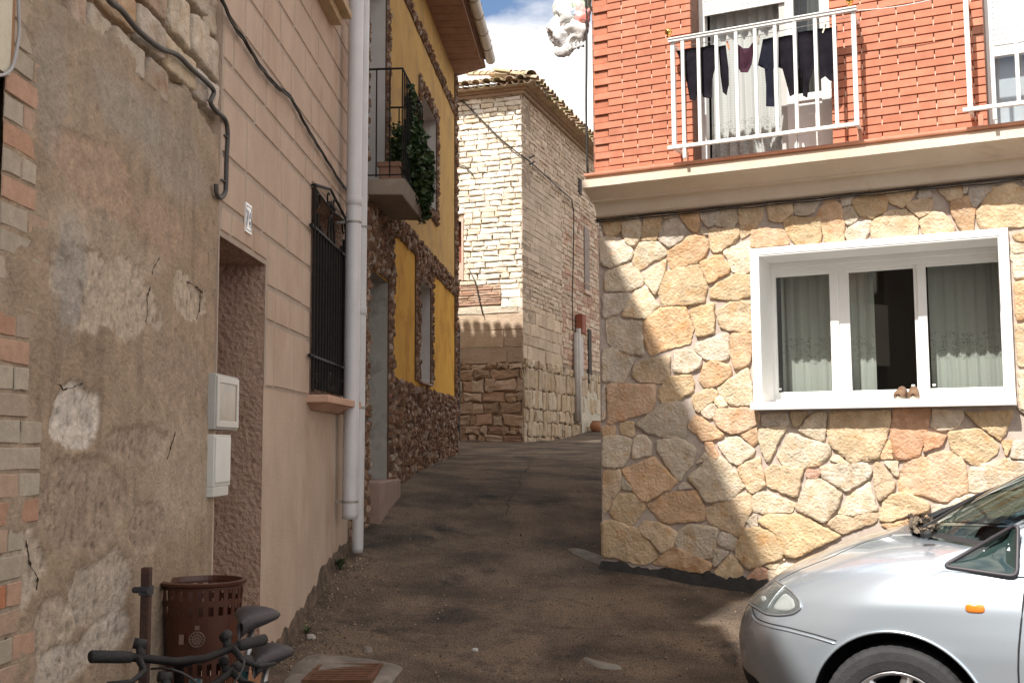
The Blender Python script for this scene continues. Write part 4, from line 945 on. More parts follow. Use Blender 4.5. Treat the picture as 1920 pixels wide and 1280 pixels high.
for x in (-.050, .046): b.box(x, x + .004, -.0075, -.006, .019, .15)
b.build('border', NVY, t)
# meter boxes
GR = mat('grey_pvc', (.36, .36, .34), (.42, .42, .40), 8, rough=.5); 
a = lw(393, 700); c = lw(434, 806); t = thing('meter_box', 'grey framed meter box with a brownish glass door beside the doorway', 'meter box', tuple(LW.w((a[0] + c[0]) / 2, 1.615, .002)), LW.rz)
W_ = (c[0] - a[0]) / 2; H_ = .285
b = MB(); b.box(-W_, W_, -.03, .10, 0, H_); b.build('case', GR, t, bevel=.004)
b = MB(); f_ = .045
for q in ((-W_ + .012, -W_ + f_, .012, H_ - .012), (W_ - f_, W_ - .012, .012, H_ - .012), (-W_ + f_, W_ - f_, .012, f_), (-W_ + f_, W_ - f_, H_ - f_, H_ - .012)): b.box(q[0], q[1], -.04, -.03, q[2], q[3])
b.build('door_frame', mat('light_grey_pvc', (.50, .49, .46), rough=.45), t, bevel=.003)
b = MB(); b.box(-W_ + f_, W_ - f_, -.034, -.031, f_, H_ - f_); b.build('glazing', mat('yellowed_glazing', (.20, .14, .085), (.28, .20, .12), 6, rough=.25), t)
a = lw(390, 816); c = lw(420, 926); t = thing('junction_box', 'smaller blank white plastic box directly below the glazed meter box', 'junction box', tuple(LW.w((a[0] + c[0]) / 2, 1.275, .002)), LW.rz)
W_ = (c[0] - a[0]) / 2
b = MB(); b.box(-W_, W_ - .03, -.03, .08, 0, .05); b.box(-W_, W_, -.03, .08, .05, .315); b.build('case', mat('old_white_pvc', (.52, .53, .50), (.58, .58, .55), 5, rough=.5), t, bevel=.004)
b = MB(); b.box(-W_ + .02, W_ - .02, -.036, -.03, .07, .30); b.build('lid', mat('paler_pvc', (.60, .62, .60), rough=.4), t, bevel=.003)

# drain pipes
PVC = mat('grey_downpipe', (.50, .495, .51), (.56, .555, .57), 4, rough=.45, bump=.05, c3=(.40, .39, .40), scale3=2, ramp3=(.6, .75))
def pipe(px, py, o, r, z0_, z1_, label, clips, joints):
    s_, _ = LW.px(px, py, o); p = LW.w(s_, z0_, o); t = thing('drainpipe', label, 'drainpipe', tuple(p), LW.rz, group='downpipes at the corner of the pink house')
    b = MB(); b.tube([(0, 0, 0), (0, 0, .04), (0, -.03, z1_ - z0_)], r, 20); b.build('pipe', PVC, t, smooth=True)
    for z in joints: b = MB(); b.lathe([(r, -.005), (r + .006, 0), (r + .006, .07), (r, .075)], 20, (0, -.03 * (z - z0_) / (z1_ - z0_), z - z0_)); b.build('socket', PVC, t, smooth=True)
    for z in clips:
        b = MB(); b.lathe([(r + .001, 0), (r + .006, .002), (r + .006, .016), (r + .001, .018)], 20, (0, -.03 * (z - z0_) / (z1_ - z0_), z - z0_)); b.box(-.01, .01, r, o + .01, .0 + z - z0_, .018 + z - z0_); b.build('clip', mat('galvanised', (.30, .29, .26), rough=.5, metal=.4), t)
s_, zz1 = LW.px(651, 975, .13); _, zz2 = LW.px(671, 1036, .10)
pipe(658, 700, .118, .062, zz1, RH2 - .1, 'thick grey plastic downpipe, the left one, ending above the ground in a pale cap', [1.08, 3.35], [3.50])
pipe(672, 800, .088, .050, zz2, RH2 - .1, 'thinner grey plastic downpipe just right of the thick one, running down to the street', [1.85, 3.42], [2.66])

# cables on the left walls
def wall_line(pts, o, r, n=8, sub_=6, wob=.0):
    P3 = [LW.w(*LW.px(x, y, o), o) for x, y in pts]; out = []
    for i in range(len(P3) - 1):
        p0, p1, p2, p3 = P3[max(i - 1, 0)], P3[i], P3[i + 1], P3[min(i + 2, len(P3) - 1)]
        for k_ in range(sub_):
            t = k_ / sub_; out.append(.5 * ((2 * p1) + (-p0 + p2) * t + (2 * p0 - 5 * p1 + 4 * p2 - p3) * t * t + (-p0 + 3 * p1 - 3 * p2 + p3) * t ** 3) + Vector((0, wob * nz(i + t, 3), wob * nz(i + t, 9))))
    out.append(P3[-1]); return out
t = MB(); t.tube(wall_line([(180, -40), (206, 2), (228, 20), (260, 58), (300, 90), (332, 103), (360, 130), (388, 155), (401, 172), (395, 192), (405, 208), (422, 224), (427, 250), (425, 300), (424, 340), (422, 362), (413, 371), (406, 362), (405, 345)], .02, .012), .0125, 8)
for x, y in ((220, 8), (328, 102), (388, 156), (396, 192), (420, 221), (426, 257), (421, 340)):
    s_, z_ = LW.px(x, y, .02); p = LW.w(s_, z_, .012); t.tube([p + Vector((0, -.035, 0)), p + Vector((.008, 0, 0)), p + Vector((0, .018, 0))], .006, 6)
tag(t.build('conduit_cable', mat('dark_grey_conduit', (.045, .042, .042), (.07, .065, .06), 12, rough=.6), smooth=True), 'thick dark conduit clipped across the old wall and hooked up at its lower end', 'cable')
t = MB()
for k_ in range(3):
    L_ = wall_line([(405, -30), (416, 0), (440, 50), (470, 95), (500, 140), (530, 170), (552, 195), (575, 238), (597, 275), (625, 320), (653, 358), (672, 380)], .03 + .006 * k_, .01, wob=.02)
    L_ = [p + Vector((.0, .012 * math.sin(i * .55 + k_ * 2.1), .012 * math.cos(i * .55 + k_ * 2.1))) for i, p in enumerate(L_)]; t.tube(L_, .0062, 6)
tag(t.build('twisted_cable', CABLE, smooth=True), 'sagging bundle of twisted black wires across the upper pink wall to the downpipes', 'cable')
t = MB(); t.tube(wall_line([(34, -30), (35, 20), (36, 60), (30, 100), (22, 128), (8, 140), (-10, 142)], .04, .01), .0055, 6)
tag(t.build('wire_loop', mat('grey_wire', (.32, .32, .33), rough=.5), smooth=True), 'thin pale grey wire looping off the top left corner of the brick edging', 'wire')

# ================================================================ yellow house
yh = thing('yellow_house', 'ochre yellow house with pebble bands, deep white reveals and a balcony, behind the downpipes', 'house', (YW.o[0], YW.o[1], 0), YW.rz)
YS0, YS1 = 9.95, 17.58
YD = (10.75, 11.805, .9, 3.26); YB = (10.65, 11.60, 4.07, 6.35); YW1 = (13.93, 15.33, 4.70, 6.06); YW2 = (13.86, 14.815, 2.34, 3.62)
YEL = mat('ochre_render', (.46, .28, .09), (.52, .325, .115), 2.5, rough=.9, bump=.35, bscale=90, dist=.005, c3=(.40, .25, .10), scale3=1.2, spec=.2)
ORG = mat('orange_render', (.55, .285, .035), (.60, .33, .05), 2.5, rough=.9, bump=.35, bscale=90, dist=.005, c3=(.46, .22, .03), scale3=1.5, spec=.2)
WREV = mat('whitewash', (.56, .53, .52), (.62, .60, .58), 4, rough=.9, bump=.3, bscale=50); GREV = mat('grey_cement_reveal', (.36, .34, .31), (.44, .41, .38), 3, rough=.9, bump=.5, bscale=40, c3=(.30, .28, .25), scale3=3)
b = MB(); rv = []; walls(YW, b, YS0, YS1, 3.95, 7.45, .45, [YB, YW1], rev=rv); b.build('upper_wall', YEL, yh)
for q, nm in zip(rv, ('balcony_door_reveal', 'upper_window_reveal')): q.build(nm, WREV, yh)
b = MB(); rv = []; walls(YW, b, YS0, YS1, .3, 3.95, .45, [YD, YW2], rev=rv)
b.build('lower_wall', ORG, yh)
rv[0].build('door_reveal', GREV, yh); rv[1].build('window_reveal', WREV, yh)
b = MB(); b.box(YS0, YS1, 5.8, 6.2, .3, 7.3); b.box(YS0, YS0 + .3, .45, 5.8, .3, 7.3); b.build('rear_walls', YEL, yh)
b = MB(); b.add([(x, y, z) for z in (.3, 7.45) for x, y in ((YS1 - .4, .45), (YS1 + .0, .45), (YS1 + 1.9, 6.2), (YS1 - .4, 6.2))], [(0, 1, 5, 4), (1, 2, 6, 5), (2, 3, 7, 6), (3, 0, 4, 7), (4, 5, 6, 7)]); b.build('end_wall', YEL, yh)
b = MB()
for h in (YD, YB, YW1, YW2): b.box(h[0] - .1, h[1] + .1, .42, .44, h[2], h[3])
b.build('shutter', mat('brown_shutter', (.12, .07, .045), (.16, .10, .06), 6, rough=.6), yh)
b = MB(); b.box(YD[0], YD[1] + .05, -.14, .4, .7, 1.19); b.build('doorstep', mat('worn_step', (.24, .155, .12), (.32, .22, .17), 6, rough=.9, bump=.5, bscale=40), yh, bevel=.012)
b = MB(); b.box(YW2[0] - .02, YW2[1] + .02, -.05, .42, YW2[2] - .03, YW2[2] - .002); b.build('lower_sill', MATS['worn_step'], yh)
# pebble dashing: elongated stones set upright in mortar
rp = random.Random(44)
PEBC = [(.19, .105, .06), (.24, .13, .075), (.29, .18, .11), (.14, .08, .05), (.34, .24, .17), (.22, .11, .065), (.42, .34, .27), (.20, .12, .07)]
def pebbles(mb, a, c, d, e, size=.055, o=.02, hor=False):
    n = int((c - a) * (e - d) / (size * size * 1.05)) + 1
    for _ in range(n):
        x, z = rp.uniform(a, c), rp.uniform(d, e); col = rp.choice(PEBC); t = rp.uniform(.8, 1.15); col = tuple(q * t for q in col)
        hw, hh = size * rp.uniform(.22, .42), size * rp.uniform(.5, .95); dp = size * rp.uniform(.35, .8); ang = rp.gauss(0, .35) + (math.pi / 2 if hor else 0)
        ca, sa = math.cos(ang), math.sin(ang)
        ptsl = [(-hw, -hh * .5, 0), (-hw * .8, hh * .6, 0), (0, hh, 0), (hw * .9, hh * .5, 0), (hw, -hh * .6, 0), (0, -hh, 0), (-hw * .5, -hh * .4, 1), (-hw * .3, hh * .5, .9), (hw * .5, hh * .3, 1), (hw * .45, -hh * .5, .85)]
        mb.add([(x + u * ca - v * sa, -(o + q * dp), z + u * sa + v * ca) for u, v, q in ptsl], [(6, 7, 8, 9), (0, 1, 7, 6), (1, 2, 7), (2, 3, 8, 7), (3, 4, 9, 8), (4, 5, 9), (5, 0, 6, 9)], col)
PEBM = mat('pebble', (.85, .85, .85), (1.05, 1, 1), 30, rough=.85, bump=.4, bscale=60, tint=True, dist=.004)
PMORT = mat('brown_mortar', (.10, .06, .04), (.16, .10, .07), 12, rough=1, bump=.6, bscale=60)
zones = {'pebble_plinth': [(YS0, YD[0], .6, 2.25, .06), (YD[1], YS1, .9, 2.26, .06)], 'pebble_band': [(YS0, YS1, 3.86, 4.08, .06), (YS0, YS1, 6.74, 6.87, .055)],
         'door_surround': [(YD[1], YD[1] + .26, 2.26, 3.30, .06), (YD[0] - .3, YD[1] + .26, 3.28, 3.86, .06), (YS0, YD[0], 2.25, 3.3, .06)],
         'window_surround': [(YW2[0] - .28, YW2[0], YW2[2], YW2[3], .05), (YW2[1], YW2[1] + .16, YW2[2], YW2[3], .05), (YW2[0] - .28, YW2[1] + .16, YW2[3], 3.86, .055)],
         'upper_window_surround': [(YW1[0] - .12, YW1[0], YW1[2] - .1, YW1[3] + .14, .05), (YW1[1], YW1[1] + .13, YW1[2] - .1, YW1[3] + .14, .05), (YW1[0], YW1[1], YW1[3], YW1[3] + .14, .05), (YW1[0], YW1[1], YW1[2] - .12, YW1[2], .05)],
         'balcony_door_surround': [(YB[1], YB[1] + .15, YB[2], YB[3] + .2, .055), (YB[0] - .15, YB[0], YB[2], YB[3] + .2, .055), (YB[0], YB[1], YB[3], YB[3] + .2, .055)],
         'corner_band': [(YS1 - .22, YS1, 2.26, 7.4, .06)]}
for nm, zz in zones.items():
    for a, c, d, e, sz_ in zz:
        b = MB(); pebbles(b, a, c, d, e, sz_, .014); b.box(a, c, -.018, -.001, d, e, mi=1); b.build(nm, (PEBM, PMORT), yh)
# balcony: slab and railing
BA, BB, BO = 10.50, 11.72, .38
b = MB(); b.add([(BA, 0, 3.91), (BB, 0, 3.91), (BB, -BO, 3.90), (BA, -BO, 3.90), (BA - .0, .0, 4.055), (BB, .0, 4.055), (BB + .02, -BO - .03, 4.055), (BA - .02, -BO - .03, 4.055)], [(0, 1, 2, 3), (4, 7, 6, 5), (0, 3, 7, 4), (3, 2, 6, 7), (2, 1, 5, 6)])
bal = b.build('balcony_slab', mat('balcony_concrete', (.24, .19, .15), (.31, .26, .21), 5, rough=.9, bump=.5, bscale=50), yh, bevel=.01)
b = MB(); zt, zb = 5.13, 4.075
for z in (zt, zb + .02): b.tube([(BA, 0, z), (BA, -BO, z), (BB, -BO, z), (BB, 0, z)], .011 if z == zt else .008, 6)
for x in np.arange(BA, BB + .01, (BB - BA) / 12): b.tube([(x, -BO, zb), (x, -BO, zt)], .007, 6)
for y in (-.13, -.26): b.tube([(BA, y, zb), (BA, y, zt)], .007, 6); b.tube([(BB, y, zb), (BB, y, zt)], .007, 6)
b.build('balcony_railing', BLACKM, bal)
# eaves, roof, gutter
EO = .50
b = MB(); b.add([(YS0 - .2, 0, 7.42), (YS1 - .06, 0, 7.42), (YS1 - .20, -EO, 7.50), (YS0 - .2, -EO, 7.50), (YS0 - .2, 0, 7.55), (YS1 - .06, 0, 7.55), (YS1 - .20, -EO, 7.54), (YS0 - .2, -EO, 7.54)], [(0, 1, 2, 3), (0, 3, 7, 4), (3, 2, 6, 7), (2, 1, 5, 6)])
for i in range(27):
    x = YS0 + i * .26; b.box(x, x + .245, -EO + .02, 0, 7.412, 7.46)
b.build('eaves', mat('pink_brown_soffit', (.30, .17, .12), (.38, .23, .17), 6, rough=.9, bump=.3), yh)
CLAY = mat('clay_tile', (.36, .21, .14), (.50, .33, .23), 5, rough=.9, bump=.4, bscale=50, tint=True, c3=(.30, .25, .19), scale3=2.2, ramp3=(.5, .65))
def tile_rows(mb, origin, along, updir, length, run, r=.085, pitch=.20, tl=.36, seed=0, n_up=3, rest=True):
    """barrel tiles: covers over channels, first rows as separate tapering pieces"""
    rr_ = random.Random(seed); O = Vector(origin); A = Vector(along).normalized(); U = Vector(updir).normalized(); Nn = A.cross(U).normalized()
    if Nn.z < 0: Nn = -Nn
    n = int(length / pitch)
    for i in range(n + 1):
        for kind in (0, 1):
            for j in range(n_up):
                ju = rr_.uniform(-.03, .03); t = rr_.uniform(.75, 1.2); col = (t, t * rr_.uniform(.92, 1.05), t * rr_.uniform(.85, 1.05))
                c0 = O + A * ((i + (.5 if kind else 0)) * pitch + rr_.uniform(-.012, .012)) + U * (j * tl * .8 + ju + (-.04 if kind == 0 else 0)) + Nn * (.07 if kind == 0 else .03 + 0) + Nn * (.012 * j)
                r0, r1 = (r, r * .8) if kind == 0 else (r * .85, r * 1.0); sgn = 1 if kind == 0 else -1; m = 7; vs = []
                for q, (rad, up) in enumerate(((r0, 0), (r1, tl))):
                    for th_ in (0, .014):
                        for k_ in range(m + 1):
                            a = math.pi * k_ / m; rd = rad - th_; vs.append(tuple(c0 + U * up + A * (math.cos(a) * rd) + Nn * (sgn * (math.sin(a) * rd * .8) + (-.014 if q and kind == 0 else 0))))
                fs = []
                for k_ in range(m): fs += [(k_, k_ + 1, 2 * (m + 1) + k_ + 1, 2 * (m + 1) + k_), ((m + 1) + k_, 3 * (m + 1) + k_, 3 * (m + 1) + k_ + 1, (m + 1) + k_ + 1), (k_, (m + 1) + k_, (m + 1) + k_ + 1, k_ + 1)]
                mb.add(vs, fs, col)
ys_, yc_ = math.sin(R(17)), math.cos(R(17))
def RE(y): return 17.42 + .33 * y       # the far roof end runs obliquely, set by the tile shadow wanted on the stone building
b = MB(); tile_rows(b, (YS0 - .15, -EO - .06, 7.56), (1, 0, 0), (0, yc_, ys_), RE(-EO) - YS0 - .05, 3, seed=2)
_l = math.hypot(.33, 1); tile_rows(b, (RE(-.45), -.45, 7.56), (.33, 1, 0), (-yc_ / _l, .33 * yc_ / _l, ys_ * .6), 6.6, 3, seed=3, n_up=2)
b.build('roof_tiles', CLAY, yh)
b = MB(); b.add([(YS0 - .2, -EO + .02, 7.56), (RE(-EO) - .1, -EO + .02, 7.56), (YS1 - 2.5, 3.2, 8.65), (YS0 - .2, 3.2, 8.65), (YS0 - .2, 6.9, 7.56), (RE(6.9) - .1, 6.9, 7.56)], [(0, 1, 2, 3), (3, 2, 5, 4), (1, 5, 2)])
b.add([(x, y, z) for z in (7.46, 7.55) for x, y in ((YS1 - .5, -.1), (RE(-.1) - .08, -.1), (RE(6.7) - .08, 6.7), (YS1 - .5, 6.7))], [(3, 2, 1, 0), (4, 5, 6, 7), (0, 1, 5, 4), (1, 2, 6, 5)]); b.build('roof', CLAY, yh)
b = MB(); gy_ = -EO - .10; L0, L1 = YS0 - .1, YS1 - .42; rg = .078; vs = []
for x in (L0, L1):
    for rad in (rg, rg - .006):
        for k_ in range(13): a = math.pi + math.pi * k_ / 12; vs.append((x, gy_ + rad * math.cos(a), 7.56 + rad * math.sin(a) * 1.1))
fs = []
for k_ in range(12): fs += [(k_, k_ + 1, 26 + k_ + 1, 26 + k_), (13 + k_, 39 + k_, 39 + k_ + 1, 13 + k_ + 1)]
fs += [tuple(range(26, 39)), tuple(range(12, -1, -1)), (0, 13, 39, 26), (12, 38, 51, 25)]; b.add(vs, fs)
gt = b.build('gutter', mat('pale_gutter', (.58, .53, .47), (.64, .60, .54), 4, rough=.5), yh)
for x in np.arange(L0 + .5, L1, .62):
    b = MB(); b.tube([(x, gy_ + (rg + .004) * math.cos(a), 7.56 + (rg + .004) * math.sin(a) * 1.1) for a in np.linspace(math.pi, 2 * math.pi, 12)] + [(x, -EO + .03, 7.56)], .006, 5); b.build('bracket', mat('galvanised', (.30, .29, .26)), gt)
b = MB(); b.tube([(YS1 + .03, -.03, 1.6), (YS1 + .03, -.03, 3.4)], .03, 8); b.build('down_cable_duct', CABLE, yh)

# vine and pots on the balcony
def to_w(fr, s, z, o): return fr.w(s, z, o)
pot = thing('flower_pot', 'terracotta planter on the balcony floor under the climbing plant', 'flower pot', tuple(YW.w(10.98, 4.06, .22)), YW.rz)
b = MB(); b.box(-.30, .30, -.10, .10, 0, .20); b.box(-.315, .315, -.115, .115, .16, .21); b.build('planter', mat('dull_terracotta', (.22, .12, .08), (.28, .16, .11), 8, rough=.9), pot, bevel=.008)
b = MB(); b.box(-.28, .28, -.08, .08, .19, .215); b.build('soil', mat('soil', (.03, .02, .015), rough=1), pot)
vn = thing('climbing_plant', 'dark green leafy plant spilling over the far corner of the black balcony railing', 'plant', tuple(YW.w(11.2, 4.27, .22)), YW.rz)
def leaf(mb, p, sz_, rnd, col):
    n_ = Vector((rnd.gauss(0, 1), rnd.gauss(0, 1) - .3, rnd.gauss(0, 1) + .6)).normalized(); u = n_.orthogonal().normalized(); u.rotate(Matrix.Rotation(rnd.uniform(0, 6.3), 3, n_)); v = n_.cross(u)
    pts = [(-.5, 0), (-.25, .42), (.1, .5), (.22, .28), (.62, 0), (.22, -.28), (.1, -.5), (-.25, -.42)]
    vs = [tuple(p + u * (a * sz_) + v * (c * sz_) + n_ * (-.25 * abs(c) * sz_)) for a, c in pts]
    mb.add(vs + [tuple(p)], [(8, i, (i + 1) % 8) for i in range(8)], col)
rl = random.Random(77); lv = MB(); stm = MB()
def clump(cs_, cz_, co_, rs_, rz_2, ro3, n, sz_=.06):
    for _ in range(n):
        while True:
            q = Vector((rl.uniform(-1, 1), rl.uniform(-1, 1), rl.uniform(-1, 1)))
            if q.length < 1 and fbm(q.x * 1.6 + cs_, q.y * 1.6, q.z * 1.6 + cz_) > -.18: break
        w_p = Vector((cs_ - 11.2 + q.x * rs_, -(co_ - .22 + q.y * ro3), cz_ - 4.27 + q.z * rz_2)); t = rl.uniform(.6, 1.3)
        leaf(lv, w_p, sz_ * rl.uniform(.6, 1.25), rl, (.9 * t, 1.0 * t, .8 * t))
clump(11.30, 4.40, .36, .42, .42, .15, 1100); clump(11.55, 4.28, .40, .28, .32, .14, 800); clump(11.66, 4.0, .40, .14, .16, .09, 130, .045); clump(11.05, 4.28, .26, .35, .15, .14, 330)
clump(10.85, 4.42, .30, .22, .16, .10, 260); clump(11.2, 4.60, .36, .22, .25, .08, 260); clump(11.45, 4.45, .42, .30, .35, .12, 500, .06); clump(11.15, 4.80, .36, .20, .30, .06, 170, .045); clump(11.0, 5.02, .38, .26, .12, .05, 90, .045); clump(11.4, 4.85, .38, .14, .26, .05, 90, .045); clump(10.75, 4.60, .30, .2, .07, .07, 60, .04); clump(11.9, 4.2, .36, .3, .2, .08, 150, .045); clump(12.1, 4.05, .30, .2, .12, .06, 60, .04)
lv.build('foliage', mat('vine_leaf', (.018, .040, .012), (.045, .085, .022), 9, rough=.6, tint=True, bump=.1), vn)
for a_, b_ in (((11.2, 4.27, .22), (11.0, 5.1, .38)), ((11.2, 4.27, .22), (11.6, 4.0, .42)), ((11.3, 4.27, .22), (11.66, 3.9, .40)), ((11.1, 4.27, .22), (10.7, 4.62, .30)), ((11.25, 4.27, .2), (11.45, 5.05, .38)), ((11.3, 4.3, .3), (12.2, 4.02, .32))):
    A_ = Vector((a_[0] - 11.2, -(a_[2] - .22), a_[1] - 4.27)); B_ = Vector((b_[0] - 11.2, -(b_[2] - .22), b_[1] - 4.27))
    stm.tube([A_.lerp(B_, t) + Vector((.04 * nz(t * 4, a_[0]), .02 * nz(t * 4, 5), .05 * math.sin(math.pi * t))) for t in np.linspace(0, 1, 9)], .006, 5)
stm.build('stem', mat('vine_stem', (.05, .04, .02), rough=.8), vn)

# ================================================================ old stone building closing the lane
tw = thing('old_stone_building', 'old windowless looking pale stone block with clay tile roof, at the bend of the lane', 'building', (TL.o[0], TL.o[1], 0), TL.rz)
# left face: local frame of TL (x<0 runs left); right face is local +y direction (x=0 plane)
EARTH = mat('earth_joint', (.22, .16, .115), (.36, .28, .21), 8, rough=1, bump=.7, bscale=40, dist=.01)
TH_ = 8.10
b = MB(); TWN = (-2.05, -1.10, 5.05, 5.75)
walls(TL, b, -7, 0, .8, TH_, .5, [(-2.0, -1.19, 4.95, 5.72)], o=-.02); b.box(-.5, -.02, .52, 11, .8, TH_); b.box(-7, -.5, 10.5, 11, .8, TH_); b.box(-7, -6.5, .5, 10.5, .8, TH_); b.build('wall_core', EARTH, tw)
b = MB(); b.box(-2.0, -1.19, .30, .34, 4.95, 5.72); b.build('boarded_window', mat('red_brown_boards', (.22, .07, .045), (.30, .11, .07), 8, rough=.8, stretch=(6, 6, .6)), tw)
b = MB(); b.box(-2.0, -1.15, -.02, .30, 5.72, 5.79); b.box(-1.19, -1.15, -.03, .3, 4.6, 5.72); b.box(-2.0, -1.19, -.03, .2, 4.62, 4.93); b.build('window_surround', mat('pink_plaster_surround', (.52, .38, .30), (.60, .46, .38), 5, rough=.9), tw)
WH = [(.84, .79, .70), (.82, .76, .66), (.88, .84, .76), (.80, .71, .58), (.86, .80, .70), (.76, .67, .54)]  # white adobe, lightened further to carry the sun's glare on this face
PK = [(.50, .34, .26), (.56, .42, .33), (.46, .30, .23)]
GY = [(.58, .47, .38), (.55, .44, .35), (.62, .51, .41), (.52, .41, .32)]
RB = [(.40, .29, .21), (.45, .34, .26), (.48, .37, .29), (.38, .28, .20), (.40, .27, .20), (.48, .39, .31)]
rt = random.Random(8)
def soft_block(mb, a, c, d, e, proud, col, rnd, face, irr=.012, ch=.016):
    """a hand-laid block: uneven outline and chamfered edges. face 0: left face, 1: right face"""
    j = lambda: rnd.uniform(-irr, irr); t = rnd.uniform(.85, 1.12); col = tuple(q * t for q in col)
    am, dm = (a + c) / 2, (d + e) / 2
    P0 = [(a + j(), d + j()), (am + j(), d + j()), (c + j(), d + j()), (c + j(), dm + j()), (c + j(), e + j()), (am + j(), e + j()), (a + j(), e + j()), (a + j(), dm + j())]
    Pi = [(x + (am - x) / max(abs(am - x), 1e-3) * min(ch, abs(am - x)) + j() * .3, z + (dm - z) / max(abs(dm - z), 1e-3) * min(ch, abs(dm - z)) + j() * .3) for x, z in P0]
    pr = proud * rnd.uniform(.6, 1.35); n = 8
    L3 = [(x, .0, z) for x, z in P0] + [(x, pr * .75, z) for x, z in P0] + [(x, pr + j() * .4, z) for x, z in Pi] + [(am, pr, dm)]
    fs = [(i, (i + 1) % n, n + (i + 1) % n, n + i) for i in range(n)] + [(n + i, n + (i + 1) % n, 2 * n + (i + 1) % n, 2 * n + i) for i in range(n)] + [(2 * n + i, 2 * n + (i + 1) % n, 3 * n) for i in range(n)]
    if face == 0: vs = [(x, -o_ + .02, z) for x, o_, z in L3]
    else: vs = [(o_ - .02, x, z) for x, o_, z in L3]
    mb.add(vs, fs, col)
def courses(mb, a, c, z0, z1, hlo, hhi, wlo, whi, proud, cols, face, irr=.012, hole=None, gap=.012, ch=.016, skip=0, zj=0):
    z = z0
    while z < z1 - .02:
        h = min(rt.uniform(hlo, hhi), z1 - z); x = a - rt.uniform(0, whi * .6)
        if z1 - (z + h) < hlo * .4: h = z1 - z
        while x < c:
            wd = rt.uniform(wlo, whi); p, q = max(x, a), min(x + wd, c); x += wd
            if q - p < .03: continue
            if hole and p < hole[1] and q > hole[0] and z < hole[3] and z + h > hole[2]:
                if p < hole[0] - .04: q = hole[0]
                elif q > hole[1] + .04: p = hole[1]
                else: continue
            if rt.random() < skip: continue
            soft_block(mb, p + gap / 2, q - gap / 2, z + gap / 2, z + h - gap / 2, proud, rt.choice(cols), rt, face, irr, ch)
        z += h
ADOBE = mat('tinted_adobe', (.82, .80, .76), (1.03, 1.02, 1), 10, rough=.95, bump=.7, bscale=30, tint=True, dist=.015, c3=(.86, .74, .58), scale3=2.2, ramp3=(.58, .74), spec=.2)
H = (-2.0, -1.15, 4.6, 5.79)
b = MB()
courses(b, -3.2, 0, 4.50, TH_ - .05, .082, .118, .16, .36, .035, WH, 0, hole=H, gap=.016)
courses(b, -3.2, -.42, 4.12, 4.50, .040, .055, .20, .34, .028, PK, 0, irr=.005, gap=.008, ch=.008)
courses(b, -.42, 0, 4.05, 4.50, .12, .20, .2, .4, .03, WH, 0)
b.build('adobe_courses', ADOBE, tw)
b = MB()
courses(b, -3.2, 0, 3.95, 4.10, .14, .16, .5, .9, .022, [(.62, .55, .45)], 0, gap=.003)
courses(b, -3.2, 0, 3.05, 3.95, .28, .45, .7, 1.3, .022, [(.48, .37, .28), (.50, .39, .29)], 0, gap=.004, ch=.008)
b.build('earth_render', mat('earth_render_coat', (.82, .80, .76), (1, 1, 1), 3, rough=.95, bump=.9, bscale=22, tint=True, dist=.02), tw)
b = MB(); courses(b, -3.2, 0, .95, 3.05, .12, .26, .14, .46, .045, RB, 0, irr=.032, gap=.02, ch=.022); b.build('rubble_base', ADOBE, tw)
b = MB(); courses(b, 0, 10.5, 6.6, TH_ - .05, .08, .11, .18, .4, .022, GY, 1, gap=.012); courses(b, 2.6, 10.5, 3.2, 6.6, .085, .12, .2, .42, .02, GY + PK, 1, gap=.012)
courses(b, 0, 2.6, 4.15, 4.9, .08, .11, .2, .42, .022, GY, 1, gap=.014); b.build('side_courses', ADOBE, tw)
b = MB(); courses(b, 0, 2.6, 4.9, 6.6, .10, .13, .3, .8, .022, [(.57, .455, .36), (.54, .43, .34)], 1, gap=.003, ch=.006, irr=.006)
b.build('side_render', MATS['earth_render_coat'], tw); b = MB(); courses(b, 0, 2.6, 3.1, 4.15, .2, .3, .3, .6, .024, [(.56, .44, .33), (.52, .41, .30)], 1, gap=.008, irr=.01)
b.build('side_render', MATS['earth_render_coat'], tw)
b = MB(); courses(b, 0, 10.5, 1.1, 3.12, .22, .42, .12, .32, .05, [(.46, .36, .26), (.50, .40, .30), (.42, .32, .22), (.52, .44, .34)], 1, irr=.03, gap=.02, ch=.03); b.build('side_rubble_base', ADOBE, tw)
# windows, rails and rain pipe of the side face
b = MB(); b.box(-.06, .028, 4.35, 4.75, 4.95, 6.35); b.build('side_window', mat('dusty_shutter', (.20, .16, .14), (.28, .23, .20), 6, rough=.8), tw)
b = MB(); b.box(-.06, .06, 4.25, 4.85, 4.86, 4.94); b.tube([(.12, 4.0, 5.05), (.12, 5.0, 5.05)], .012, 6); b.tube([(.0, 4.2, 5.05), (.12, 4.2, 5.05)], .012, 6); b.build('side_sill', MATS['pink_plaster_surround'], tw)
b = MB(); b.box(-.06, .026, 4.6, 4.85, 2.9, 4.1); b.box(-.06, .026, 3.95, 4.15, 7.0, 7.35); b.build('side_hatch', mat('dark_hatch', (.05, .04, .035), rough=.9), tw)
b = MB(); b.tube([(.09, 3.5, 4.0), (.09, 3.5, 2.9), (.085, 3.5, 2.0)], .055, 10); b.box(.02, .10, 3.36, 3.42, 2.05, 3.9); b.build('rain_pipe', mat('bleached_pipe', (.40, .37, .34), (.50, .46, .42), 6, rough=.7), tw, smooth=True)
b = MB(); b.box(.02, .10, 3.62, 3.86, 3.0, 3.85); b.build('white_panel', mat('bleached_panel', (.38, .35, .34), (.46, .43, .41), 6, rough=.7), tw)
b = MB(); b.box(.02, .16, 3.58, 3.88, 3.92, 4.32); b.build('rust_box', mat('rust_red', (.20, .05, .03), (.28, .09, .05), 9, rough=.8), tw)
b = MB(); vs = []
